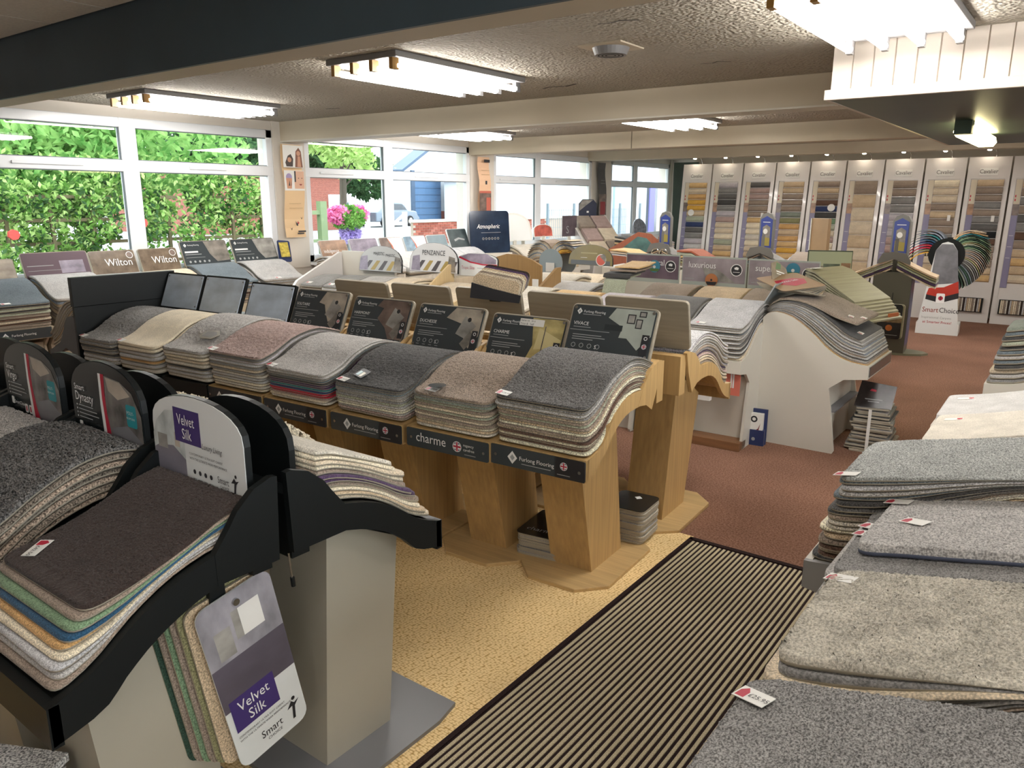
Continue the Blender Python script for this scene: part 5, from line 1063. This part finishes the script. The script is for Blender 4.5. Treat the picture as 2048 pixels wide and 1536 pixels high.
def stripe_mat():
    m = bpy.data.materials.new('ticking stripe'); m.use_nodes = True; nt = m.node_tree; b = nt.nodes['Principled BSDF']; b.inputs['Roughness'].default_value = .9
    tc = node(nt, 'ShaderNodeTexCoord'); wv = node(nt, 'ShaderNodeTexWave'); wv.inputs['Scale'].default_value = 9; nt.links.new(tc.outputs['Object'], wv.inputs['Vector'])
    r = node(nt, 'ShaderNodeValToRGB'); r.color_ramp.interpolation = 'CONSTANT'; r.color_ramp.elements[1].position = .5
    r.color_ramp.elements[0].color = (*lin('4a4038'), 1); r.color_ramp.elements[1].color = (*lin('c9bda4'), 1); nt.links.new(wv.outputs['Fac'], r.inputs[0]); nt.links.new(r.outputs[0], b.inputs['Base Color']); return m
STRM = stripe_mat()
CVW = .53
CORD = ['first', 'second', 'third', 'fourth', 'fifth', 'sixth', 'seventh', 'eighth', 'ninth', 'tenth']
PADS = {}
for i in range(10):
    xc = -5.78 + .265 + i * CVW
    t = thing('swatch_tower', 'tall white swatch tower, %s from the corner window' % CORD[i], 'swatch tower', (xc, 12.43, 0), 0, 'swatch towers on the back wall')
    b = bpy.data.objects.new('leaning_board', None); COL.objects.link(b); b.parent = t; b.rotation_euler = (R_(-6), 0, 0)
    hw = CVW / 2 - .012; ZH = 2.25
    f = MB().box(-hw, hw, 0, .05, 0, ZH, WHITE2).build('back_board', t, rot=(R_(-6), 0, 0)); bpy.data.objects.remove(b)
    MB().box(-hw, -hw + .055, -.012, 0, 0, ZH, WHITE2).build('stile', f); MB().box(hw - .055, hw, -.012, 0, 0, ZH, WHITE2).build('stile', f)
    hd = MB().box(-hw + .055, hw - .055, -.012, 0, 1.96, ZH, WHITE2).build('header_rail', f); MB().box(-hw + .055, hw - .055, -.012, 0, 0, .36, WHITE2).build('bottom_rail', f)
    pl = MB().box(-.11, .11, -.016, -.012, 2.005, 2.10, CARD).build('name_plate', f); text(pl, 'Cavalier', 0, 2.03, .078, M('grey brown ink', '55504c', .4), y=-.018, align='CENTER', sx=.85)
    info = MB().box(-hw + .058, -hw + .136, -.010, -.002, .5, 1.95, M('violet grey print', '7d7792', .4)).build('info_strip', f)
    decals(info, [(rect(-hw + .060, 1.62, -hw + .134, 1.948), M('cream print', 'cbbfa8', .4)), (rect(-hw + .060, 1.47, -hw + .134, 1.62), PHOTO[6] if i % 3 else PHOTO[2]), (rect(-hw + .07, 1.2, -hw + .12, 1.204), INK), (rect(-hw + .07, 1.05, -hw + .12, 1.054), INK), (rect(-hw + .07, .9, -hw + .12, .904), INK), (rect(-hw + .07, 1.66, -hw + .085, 1.69), REDI), (rect(-hw + .07, 1.71, -hw + .085, 1.74), REDI)], y=-.0106)
    n = len(CL[i]); z0 = .56; ph = (1.95 - z0) / n
    for k, key in enumerate(CL[i]):
        pk_ = (key, round(ph, 3))
        if pk_ not in PADS:
            m = STRM if key == 'STR' else pile(key, .15); c = [(0, -.5), (-.014, -.48), (-.03, -.36), (-.036, -.1), (-.030, .25), (-.012, .46), (0, .5)]
            q = MB().prism('x', [(y, zz * (ph - .006)) for y, zz in c], -(.155), .155, m).build('swatch_roll', f); PADS[pk_] = q
        else:
            q = PADS[pk_].copy(); COL.objects.link(q); q.parent = f
        q.location = (.041, 0, 1.95 - ph * (k + .5))
    if i in (0, 4): MB().prism('y', disc(-.03 if i == 0 else .12, 1.45 if i == 0 else 1.55, .055, 16), -.045, -.041, CARD).build('speech_bubble_card', f)
    if i in (2, 7, 8): MB().box(.11, .15, -.044, -.04, 1.38, 1.46, CARD).build('price_card', f)
    if i in (8, 9):
        bx = MB().box(-.17, .17, -.05, -.012, .14, .34, BLACK).build('sample_tray', f)
        for k in range(14): MB().box(-.15 + k * .0215, -.133 + k * .0215, -.075, -.048, .15, .33, pile(['cream', 'oatmeal', 'taupe', 'ivory', 'dark brown', 'silver grey', 'beige'][k % 7], .4)).build('tuft_sample', bx)
    if i < 9:
        sp = MB().tube([(.06, .03, ZH), (.055, -.0, ZH + .07), (.03, -.05, ZH + .12), (-.02, -.10, ZH + .13)], .006, STEEL).build('lamp_arm', f)
        MB().cyl((-.02, -.10, ZH + .15), (-.02, -.11, ZH + .08), .022, STEEL, 12, .03).build('lamp_head', sp); MB().cyl((-.02, -.11, ZH + .081), (-.02, -.111, ZH + .074), .025, M('halogen lens', 'fff0d8', .3, emit=30.0), 12).build('lens', sp)
t = thing('dark_corner_board', 'dark green angled board at the corner beside first swatch tower', 'board', (-5.85, 12.75, 0), R_(0))
MB().prism('y', [(-.12, 0), (.1, 0), (.3, 2.28), (-.15, 2.28), (-.15, 2.1)], 0, .02, GREENP).build('panel', t)
# posters on the pillars
def poster(y0, y1, z0, z1, lab, items, m):
    t = thing('pillar_poster', lab, 'poster', (XW + .10, (y0 + y1) / 2, 0), R_(90))
    w = (y1 - y0) / 2; mb = MB(); n = 10
    pts = [(.02 * math.sin(k * .9), z0 + (z1 - z0) * k / n) for k in range(n + 1)]
    for k in range(n):
        (a, za), (b, zb) = pts[k], pts[k + 1]; mb.poly([(-w, a, za), (w, a, za), (w, b, zb), (-w, b, zb)], m)
    s = mb.build('sheet', t, smooth=True)
    decals(t, items(w), y=-.024)
    return t
PAPER = M('cream poster paper', 'd8b88e', .6); PAP2 = M('peach poster paper', 'dcb694', .6)
def p1(w): return [(rect(-w, 1.98, w, 2.21), CARD), (rect(-w, 1.74, w, 1.95), CARD), ([(-w * .7, 1.99), (-.01, 1.99), (.0, 2.07), (-.03, 2.12), (-.07, 2.1), (-w * .8, 2.03)], M('dark hair print', '3a2a22', .5)), (disc(-.05, 2.06, .026, 12), M('skin print', 'c08a6c', .5)), ([(.02, 1.985), (w * .92, 1.985), (w * .8, 2.15), (.075, 2.19), (.035, 2.15)], M('auburn hair print', '7a4a34', .5)), (disc(.07, 2.13, .026, 12), M('skin print', 'c08a6c', .5)), ([(.05, 1.99), (.1, 1.99), (.09, 2.1), (.06, 2.1)], M('skin print', 'c08a6c', .5)), (disc(-.07, 1.88, .04, 14), M('lilac cap print', '9a8ab0', .5)), ([(-.1, 1.76), (-.04, 1.76), (-.03, 1.87), (-.11, 1.87)], M('skin print', 'c08a6c', .5)), ([(-.08, 1.79), (-.06, 1.79), (-.062, 1.85)], DINK), ([(-.05, 1.78), (-.04, 1.8), (-.042, 1.85)], DINK), (rect(.0, 1.76, w * .97, 1.945), M('baby skin print', 'd0a488', .5)), (rect(.0, 1.83, .02, 1.945), DINK), (disc(.055, 1.87, .006, 8), DINK), (disc(.1, 1.87, .006, 8), DINK), ([(.06, 1.81), (.1, 1.81), (.09, 1.795), (.07, 1.795)], M('mouth print', '8a3a34', .5)), ([(-.02, 1.42), (.0, 1.39), (.02, 1.42), (.01, 1.36), (-.01, 1.37)], DINK), ([(.0, 1.41), (.03, 1.4), (.02, 1.38)], REDI), ([(.05, 1.46), (.065, 1.445), (.08, 1.465), (.065, 1.43)], DINK), ([(-.09, 1.35), (-.075, 1.335), (-.06, 1.355), (-.075, 1.315)], DINK), (rect(.01, 1.295, .115, 1.312), DINK), (rect(.0, 1.275, .09, 1.289), DINK), (rect(-.09, 1.60, .07, 1.606), M('pale ink', 'b79a74', .6)), (rect(-.09, 1.55, .09, 1.556), M('pale ink', 'b79a74', .6))]
def p2(w): return [(rect(-.03, 2.16, .1, 2.2), DINK), (rect(-.09, 2.05, .09, 2.056), M('pale ink', 'b79a74', .6)), (rect(-.09, 1.99, .09, 1.996), M('pale ink', 'b79a74', .6)), (rect(.0, 1.86, .04, 1.91), DINK), (rect(-w, 1.48, w, 1.74), PHOTO[2]), (rect(.02, 1.5, w * .9, 1.68), M('coral print 2', 'b8604e', .5)), (rect(-w, 1.74, w, 1.77), M('coral print 2', 'b8604e', .5))]
def p3(w): return [(rect(-w, 1.35, w, 1.75), PHOTO[2]), (rect(-w * .6, 1.4, w * .7, 1.62), M('crimson dress print', '8a2f34', .5)), (rect(-.08, 1.98, .06, 1.985), INKG), (rect(-.08, 1.93, .08, 1.935), INKG)]
poster(5.37, 5.635, 1.24, 2.22, 'cream poster of faces hanging on the pillar by the hedge', p1, PAPER)
poster(8.69, 8.95, 1.47, 2.235, 'peach poster with dress photo on pillar above navy sign', p2, PAP2)
poster(12.0, 12.26, 1.2, 2.28, 'dark grey poster with red dress on the third pillar', p3, M('dark poster', '4c4a4a', .5))
# remaining samples past the limit
if REST.v:
    o = REST.build('carpet_sample_remainder'); o['kind'] = 'stuff'; tag(o, 'lower carpet samples in the far piles along the windows', 'carpet samples')
# ================================================================== OUTSIDE
TAR = M('pale tarmac', '8c8c8b', .9, var=(.8, .1))
struct(MB().box(-120, XW - .26, -60, 120, -.12, -.02, TAR).build('ground_outside'))
def leafmat(name, h1, h2):
    m = bpy.data.materials.new(name); m.use_nodes = True; nt = m.node_tree; nt.nodes.remove(nt.nodes['Principled BSDF']); out = nt.nodes['Material Output']
    tc = node(nt, 'ShaderNodeTexCoord'); nz = node(nt, 'ShaderNodeTexNoise'); nz.inputs['Scale'].default_value = 5; nt.links.new(tc.outputs['Object'], nz.inputs['Vector'])
    r = node(nt, 'ShaderNodeValToRGB'); r.color_ramp.elements[0].position = .35; r.color_ramp.elements[1].position = .65; r.color_ramp.elements[0].color = (*lin(h1), 1); r.color_ramp.elements[1].color = (*lin(h2), 1); nt.links.new(nz.outputs['Fac'], r.inputs[0])
    d = node(nt, 'ShaderNodeBsdfDiffuse'); tr = node(nt, 'ShaderNodeBsdfTranslucent'); mx = node(nt, 'ShaderNodeMixShader'); mx.inputs[0].default_value = .4
    for n in (d, tr): nt.links.new(r.outputs[0], n.inputs[0])
    nt.links.new(d.outputs[0], mx.inputs[1]); nt.links.new(tr.outputs[0], mx.inputs[2]); nt.links.new(mx.outputs[0], out.inputs[0]); return m
LF1 = leafmat('hedge leaves', '44782f', '8cb55e'); LF2 = leafmat('tree leaves', '5a8f48', 'a0c678'); LF4 = leafmat('pale leaves', '8fb45e', 'c6da94'); LF3 = leafmat('dark leaves', '2c4a30', '56774d')
def leaves(mb, n, fn, size, m):
    rnd = random.random
    for _ in range(n):
        p = fn(); s = size * (.6 + .8 * rnd()); a = Vector((rnd() - .5, rnd() - .5, rnd() - .5)).normalized(); b = a.orthogonal().normalized(); c = a.cross(b)
        mb.poly([p + a * s, p + b * s * .45 + c * .1 * s, p - a * s, p - b * s * .45 + c * .1 * s], m)
rg = random.uniform
def blob(cx, cy, cz, rx, ry, rz):
    while 1:
        x, y, z = rg(-1, 1), rg(-1, 1), rg(-1, 1); d = x * x + y * y + z * z
        if .2 < d < 1: return Vector((cx + x * rx, cy + y * ry, cz + z * rz))
t = thing('climbing_hedge', 'leafy green climbing hedge on trellis outside the first window', 'hedge', (-10.2, 4.6, 0))
mb = MB()
HC = [(rg(-.35, .35), rg(-3.4, 3.1), rg(.1, 1.95), rg(.14, .34)) for _ in range(210)]
for _m, _n in ((LF1, 13000), (LF4, 6500), (LF3, 7000)):
    leaves(mb, _n, lambda: (lambda c: blob(c[0], c[1], c[2], c[3] * .8, c[3], c[3] * .85))(random.choice(HC)), .042, _m)
leaves(mb, 2500, lambda: Vector((rg(-.4, .3), rg(-3.4, 3.1), rg(1.2, 2.2))), .04, LF4)
f = mb.build('foliage', t); f['kind'] = 'stuff'
tw = M('trellis wood', '6a5f45', .8)
for k in range(14): MB().box(-.02, .02, -3.3 + k * .5, -3.26 + k * .5, 0, 1.7, tw).build('trellis_upright', t, (-.0, 0, 0))
for k in range(6): MB().box(-.03, .01, -3.4, 3.3, .25 + .28 * k, .29 + .28 * k, tw).build('trellis_rail', t)
for k, (yy, zz) in enumerate([(-1.6, 1.22), (-.9, 1.25), (-2.2, 1.0), (.6, 1.35)]): MB().cyl((.45, yy, zz), (.5, yy, zz), .06, M('red flower', 'c2453e', .6), 7).build('flower', t)
def tree(x, y, h, spread, label, m, n, size, trunk=.14, z0=None, ry=None):
    t = thing('tree', label, 'tree', (x, y, 0)); mb = MB()
    z0 = z0 if z0 is not None else h * .55
    for _ in range(9):
        c = (rg(-.5, .5) * spread, rg(-.5, .5) * (ry or spread), z0 + rg(.0, 1) * (h - z0)); r = spread * .45
        leaves(mb, n // 9, lambda: blob(*c, r, r, r * .7), size, m)
    f = mb.build('crown', t); f['kind'] = 'stuff'
    bark = M('bark', '4a4238', .9, var=((20, 20, 3), .3)); MB().cyl((0, 0, 0), (.1, .05, h * .8), trunk, bark, 9, trunk * .5).build('trunk', t)
    for k in range(5): MB().cyl((.05, 0, h * .45 + k * .2), (rg(-1, 1) * spread * .6, rg(-1, 1) * spread * .6, h * .6 + k * .3), .035, bark, 6, .015).build('branch', t)
    return t
tree(-12.2, 5.6, 4.8, 2.6, 'broad-leaved tree overhanging the hedge outside', LF2, 17000, .075, z0=1.9, ry=3.4)
tree(-13.2, 2.6, 5.2, 2.8, 'second leafy tree behind the hedge, left of the mullion', LF2, 16000, .08, z0=1.6, ry=3.2)
tree(-16.5, 5.2, 5.5, 3.6, 'paler leafy tree behind the first two trees', LF4, 9000, .11, z0=.8, ry=6)
tree(-17.5, 15.3, 4.3, 1.7, 'small bright tree rising beside the brick building', LF4, 5000, .10, z0=2.7)
tree(-62, 53, 9, 7.0, 'dark round trees behind the parked car', LF3, 9000, .4, z0=2.5, trunk=.3)
tree(-58, 38, 11, 7, 'dark woodland tree beyond the brick building', LF3, 7000, .45, z0=3, trunk=.3)
tree(-78, 66, 16, 8, 'tall trees behind the white warehouse gable', LF3, 7000, .5, z0=4, trunk=.3)
# red brick building
def brick_mat():
    m = bpy.data.materials.new('red brickwork'); m.use_nodes = True; nt = m.node_tree; b = nt.nodes['Principled BSDF']; b.inputs['Roughness'].default_value = .9
    tc = node(nt, 'ShaderNodeTexCoord'); mp = node(nt, 'ShaderNodeMapping'); mp.inputs['Rotation'].default_value = (R_(90), 0, R_(90)); bt = node(nt, 'ShaderNodeTexBrick')
    bt.inputs['Color1'].default_value = (*lin('7d3a2f'), 1); bt.inputs['Color2'].default_value = (*lin('8f4a3b'), 1); bt.inputs['Mortar'].default_value = (*lin('8f7b6d'), 1); bt.inputs['Scale'].default_value = 4.4
    cb = node(nt, 'ShaderNodeCombineXYZ'); sp = node(nt, 'ShaderNodeSeparateXYZ'); ad = node(nt, 'ShaderNodeMath', operation='ADD')
    nt.links.new(tc.outputs['Object'], sp.inputs[0]); nt.links.new(sp.outputs[0], ad.inputs[0]); nt.links.new(sp.outputs[1], ad.inputs[1]); nt.links.new(ad.outputs[0], cb.inputs[0]); nt.links.new(sp.outputs[2], cb.inputs[1])
    nt.links.new(cb.outputs[0], bt.inputs['Vector']); nt.links.new(bt.outputs[0], b.inputs['Base Color']); return m
BRK = brick_mat()
c = PX(682, 400, -34.0)
t = thing('brick_building', 'red brick building with red sign beyond the car park', 'building', (-34, c.y, 0))
MB().box(-8, 0, -9, 0, -.1, 2.9, BRK).build('wall', t); MB().box(-8.2, .2, -9.2, .2, 2.9, 3.05, GREYM).build('roof', t)
s = MB().box(.0, .06, -4.6, -2.5, 1.9, 2.6, M('red fascia sign', 'b53a44', .4)).build('fascia_sign', t); MB().box(.061, .065, -4.3, -2.9, 2.2, 2.3, INK).build('sign_lettering', s); MB().box(.061, .065, -4.6, -2.5, 1.9, 1.98, INK).build('sign_lettering', s)
MB().box(.0, .1, -.9, .0, 1.0, 1.9, UPVC).build('window', t)
# white warehouse
def gable(name, label, x, ya, yb, zw, zr, doors, depth=1.2):
    t = thing(name, label, 'building', (x, ya, 0)); L = yb - ya; WC = M('white cladding', 'c3c8cc', .6); BL_ = M('blue grey trim', '41546a', .5)
    MB().prism('x', [(0, -.1), (L, -.1), (L, zw), (L / 2, zr), (0, zw)], -depth, 0, WC).build('wall', t)
    MB().prism('x', [(-.4, zw - .2), (L / 2, zr + .25), (L + .4, zw - .2), (L + .4, zw), (L / 2, zr + .5), (-.4, zw)], -depth, .3, BL_).build('roof', t)
    MB().box(.0, .06, 0, L, -.1, .75, BRK).build('brick_base', t)
    for a, b, zt in doors:
        d = MB().box(.02, .1, a, b, 0, zt, M('blue roller door', '4d6b8c', .5)).build('roller_door', t); MB().box(.02, .14, a - .35, a, 0, zt + .3, BL_).build('door_frame', t)
        for k in range(7): MB().box(.1, .12, a, b, zt * k / 7, zt * k / 7 + .03, BL_).build('door_slat', d)
    return t
ya = PX(808, 400, -42).y; yb = PX(975, 400, -42).y
g = gable('warehouse', 'white gabled warehouse with blue roller door outside', -42, ya, yb, PX(815, 340, -42).z, PX(905, 285, -42).z + .3, [(PX(828, 400, -42).y - ya, PX(880, 400, -42).y - ya, PX(850, 350, -42).z), (PX(912, 400, -42).y - ya, PX(934, 400, -42).y - ya, PX(850, 350, -42).z)])
ya2 = PX(990, 400, -36).y
g2 = thing('long_shed', 'long white shed with blue eaves behind low brick wall', 'building', (-36, ya2, 0)); WC = M('white cladding', 'd9dee2', .6)
MB().box(-5, 0, 0, 60, -.1, 3.0, WC).build('wall', g2); MB().prism('y', [(-5.4, 3.0), (.5, 3.0), (.5, 3.3), (-2.5, 4.6), (-5.4, 3.4)], -.4, 60, M('pale roof', 'cdd3d8', .5)).build('roof', g2); MB().box(.0, .5, -.4, 60, 2.9, 3.2, M('blue grey trim', '41546a', .5)).build('eaves', g2); MB().box(.0, .05, 0, 60, -.1, .8, BRK).build('brick_base', g2); MB().box(.0, .1, 0, .5, .0, 3.0, M('blue grey trim', '41546a', .5)).build('corner_trim', g2)
g3 = thing('entrance_block', 'white building with blue doors seen past the corner window', 'building', (-16, 27, 0)); MB().box(-6, 0, 0, 14, -.1, 5, WC).build('wall', g3); MB().box(.0, .1, 1.4, 2.4, 0, 2.3, M('pale blue door', '8fa3b8', .4)).build('door', g3); MB().box(.0, .12, 4.4, 7.0, .2, 2.4, M('dark shop glass', '4a4f58', .15)).build('shop_window', g3); MB().box(.12, .16, 4.4, 4.9, .2, 2.4, M('violet banner', '5a55a0', .5)).build('banner', g3)
# low brick garden wall with individual bricks near
yA = PX(826, 440, -17).y; zt = PX(826, 440, -17).z
t = thing('garden_wall', 'low red brick wall with stone coping outside', 'wall', (-17, yA, 0))
MB().box(-.11, .0, 0, 22, -.1, zt - .08, M('mortar', '9c8d7e', .9)).build('mortar_core', t); MB().box(-.16, .04, -.03, 22, zt - .08, zt, M('stone coping', 'c9bfa8', .8)).build('coping', t)
bm_ = [M('brick %d' % k, h, .9) for k, h in enumerate(['83402f', '92503f', '763626'])]; bq = [MB().box(-.0, .014, 0, .215, 0, .065, m) for m in bm_]; b0s = [None] * 3
nb = 0
for r in range(9):
    for k in range(32):
        y = k * .226 + (.113 if r % 2 else 0); z = zt - .16 - r * .076
        j = random.randrange(3)
        if b0s[j] is None: b0s[j] = bq[j].build('brick', t, (0, y, z))
        else:
            q = b0s[j].copy(); COL.objects.link(q); q.location = (0, y, z)
# mesh fence, hanging basket, posts, car
t = thing('mesh_fence', 'dark mesh fence panels on posts beyond the third window', 'fence', (-12.5, PX(1095, 450, -12.5).y, 0)); FN = M('fence steel', '5d6b72', .5)
for k in range(5): MB().box(-.03, .03, k * 1.4 - .03, k * 1.4 + .03, 0, 1.55, FN).build('post', t)
mb = MB()
for k in range(56): mb.box(-.004, .004, k * .1, k * .1 + .008, .1, 1.4, FN)
for k in range(6): mb.box(-.004, .004, 0, 5.6, .15 + k * .24, .158 + k * .24, FN)
o = mb.build('mesh_wires', t); o['kind'] = 'stuff'
p = PX(697, 440, -14.0)
t = thing('flower_basket', 'pink and lilac flowers in a tiered planter outside', 'flower basket', (p.x, p.y, 0))
MB().cyl((0, 0, 0), (0, 0, p.z + .4), .03, FN, 8).build('pole', t)
for nm, m_, n_, fn in (('leaves', LF1, 1500, lambda: blob(0, 0, p.z + .05, .4, .42, .3)), ('pink_blooms', leafmat('pink petals', 'c94f8a', 'e58fb4'), 1500, lambda: blob(rg(-.1, .1), random.choice((-.3, .28)), p.z + .12, .2, .27, .22)), ('lilac_blooms', leafmat('lilac petals', '9a86c4', 'c4b4de'), 1100, lambda: blob(0, .05, p.z - .3, .22, .28, .26))):
    mb = MB(); leaves(mb, n_, fn, .05, m_); o = mb.build(nm, t); o['kind'] = 'stuff'
for py_, pz_ in ((640, 400), (660, 405)): pass
t = thing('timber_posts', 'green-stained timber trellis posts outside second window', 'fence', (-9.6, PX(645, 450, -9.6).y, 0)); GT = M('green timber', '7d8f6a', .8)
MB().box(-.05, .05, -.06, .06, 0, 1.62, GT).build('post', t); MB().box(-.03, .03, -.52, -.46, 0, 1.5, GT).build('post', t); MB().box(-.03, .03, -.55, .0, 1.42, 1.48, GT).build('rail', t); MB().box(-.03, .03, -.55, .0, 1.0, 1.05, GT).build('rail', t)
t = thing('white_post_rail', 'pair of white posts with sloping rail beside brick wall', 'fence', (-18, PX(735, 450, -18).y, 0))
L = PX(810, 450, -18).y - PX(735, 450, -18).y
for yy in (.0, L): MB().box(-.06, .06, yy - .06, yy + .06, -.1, PX(735, 425, -18).z, UPVC).build('post', t)
MB().cyl((0, L * .5, .7), (0, L, 1.2), .05, UPVC, 8).build('sloping_rail', t)
p = PX(775, 461, -36.0)
t = thing('parked_car', 'silver hatchback parked outside behind the flowers', 'car', (-36, p.y, 0), R_(8))
CARM = M('silver car paint', '6d7884', .25, metal=.4, coat=.6); TYRE = M('tyre', '1d1d1f', .8); CG = M('car glass', '2c343c', .1)
body = [(-2.1, .32), (2.1, .32), (2.15, .7), (1.95, .92), (1.1, 1.0), (.55, 1.42), (-.9, 1.46), (-1.75, 1.02), (-2.1, .9)]
MB().prism('x', crom(body, 28)[:-1] + [body[-1]], -.82, .82, CARM).build('body', t, bevel=.05)
MB().prism('x', [(-1.55, 1.02), (1.0, 1.0), (.5, 1.36), (-.85, 1.39)], .81, .835, CG).build('side_window', t)
for yy in (-1.3, 1.3):
    for xx in (-.8, .8):
        w_ = MB().cyl((xx - .09, yy, .32), (xx + .09, yy, .32), .32, TYRE, 20).build('wheel', t); MB().cyl((xx + .09, yy, .32), (xx + .1, yy, .32), .2, STEEL, 12).build('hubcap', w_)
